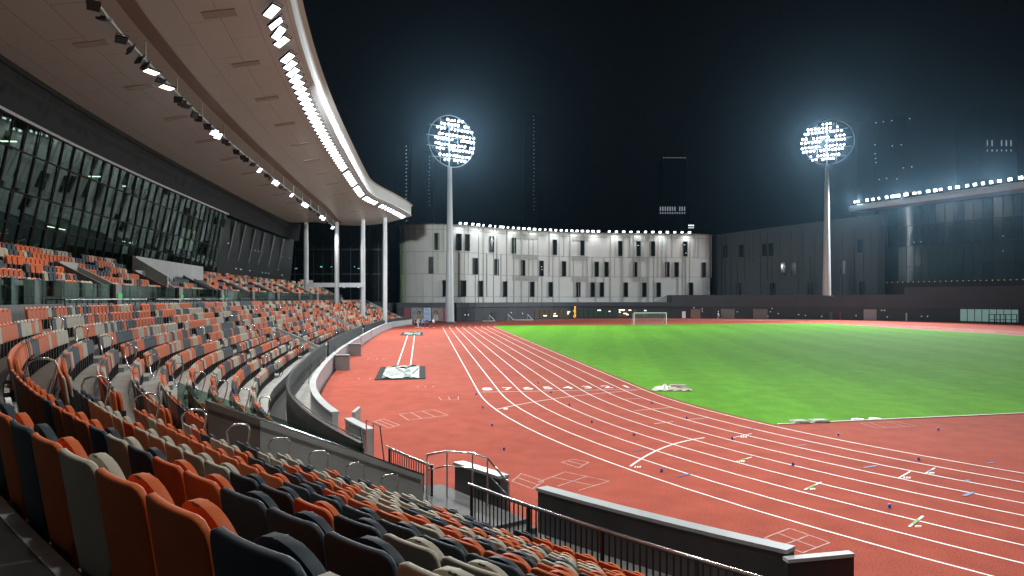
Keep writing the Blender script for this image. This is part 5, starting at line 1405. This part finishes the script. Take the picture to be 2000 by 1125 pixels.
for s in (16.8, 31.5, 39, 47.5, 56.2, 69.3, 77.5):
    p = rail_pt(s); a = QW(s, 5, 2); spot('rail_beam', (p.x, p.y, p.z - .5), a, 6.0e3 * K, 120, blend=.9, rad=.4)
for px in (896, 930, 965, 1000, 1040, 1080, 1120, 1160, 1200, 1245, 1290, 1340):
    p, d = ray_line(px, FW); nr = np.array([d[1], -d[0]]); q = p + nr * 1.6; spot('parapet_beam', (q[0], q[1], WBZ1 + .6), (q[0] - nr[0] * .9, q[1] - nr[1] * .9, 12), 1.9e3 * K, 140, blend=1, rad=.5, col=COOL)

for s, aim, pw, cn in ((-20, (16, 17, 0), 1.3e4, 80), (-12, (26, 24, 0), 2.6e4, 70), (-3, (38, 36, 0), 5.4e4, 62), (8, (38, 52, 0), 3.6e4, 60)):
    off = rf(s) + .9; spot('roof_throw_beam', QW(s, off, soffit_z(s, off) - .95), aim, pw * K, cn, blend=1, rad=.6, col=(1, .98, .95))
for s, aim in ((10, (-22, 166, 13)), (0, (48, 178, 10)), (20, (-5, 170, 10)), (40, (25, 182, 10)), (58, (45, 150, 0))):
    off = rf(s) - .7; spot('roof_throw_beam', QW(s, off, 20.3), aim, (1.5e5 if aim[2] > 1 else 1.1e5) * K, 44, blend=.9, rad=.8, col=COOL)
for s in (-24, -12):  # added fill from overhead, out of view, for the foreground floor and seats
    p = rail_pt(s); spot('rail_beam', (p.x, p.y, p.z - .6), Q(s + 2, 3, 1), 1.7e3 * K, 140, blend=.9, rad=.4)
for s in (2.5, 5.3):
    p = rail_pt(s); spot('rail_beam', (p.x, p.y, p.z - .6), Q(s - 6, 7, 3), 5.0e3 * K, 130, blend=.9, rad=.4, col=(1, .82, .66))
w = bpy.data.worlds.new('World'); scene.world = w; w.use_nodes = True
nt = w.node_tree; bg = nt.nodes['Background']
sky = nt.nodes.new('ShaderNodeTexSky'); sky.sky_type = 'NISHITA'; sky.sun_disc = False; sky.sun_elevation = math.radians(-4.0); sky.sun_rotation = math.radians(200)
mixn = nt.nodes.new('ShaderNodeMixRGB'); mixn.blend_type = 'ADD'; mixn.inputs[0].default_value = 1; mixn.inputs[2].default_value = (.014, .018, .022, 1)
nt.links.new(sky.outputs[0], mixn.inputs[1]); nt.links.new(mixn.outputs[0], bg.inputs['Color']); bg.inputs['Strength'].default_value = 0.06

HAZE = True
if HAZE:
    mb = MB(); mb.box((20, 260, 41), (900, 720, 86)); hz = mb.build('haze', M('haze_air', (1, 1, 1))); tag(hz, kind='stuff')
    m = hz.data.materials[0]; nt = m.node_tree; nt.nodes.clear(); out = nt.nodes.new('ShaderNodeOutputMaterial'); v = nt.nodes.new('ShaderNodeVolumePrincipled')
    v.inputs['Color'].default_value = (.40, .72, 1.0, 1); v.inputs['Density'].default_value = .000055; v.inputs['Anisotropy'].default_value = .88
    nt.links.new(v.outputs[0], out.inputs['Volume'])

# ------------------------------------------------------------------ camera, render
cam = bpy.data.cameras.new('camera'); co = bpy.data.objects.new('camera', cam); COL.objects.link(co)
co.location = (0, 0, H_CAM); co.rotation_euler = (PI / 2, 0, 0); cam.sensor_width = 36; cam.lens = F_PX / 2000 * 36; cam.shift_y = (HOR - 562.5) / 2000; cam.clip_start = .05; cam.clip_end = 4000
scene.camera = co
scene.view_settings.view_transform = 'Standard'; scene.view_settings.look = 'None'; scene.view_settings.exposure = 0.0; scene.view_settings.gamma = 1
c = scene.cycles; c.use_denoising = True
try: c.denoiser = 'OPENIMAGEDENOISE'
except Exception: pass
c.max_bounces = 6; c.diffuse_bounces = 3; c.glossy_bounces = 3; c.transmission_bounces = 4; c.transparent_max_bounces = 12; c.volume_bounces = 0; c.sample_clamp_indirect = 4.0; c.sample_clamp_direct = 0; c.caustics_reflective = False; c.caustics_refractive = False
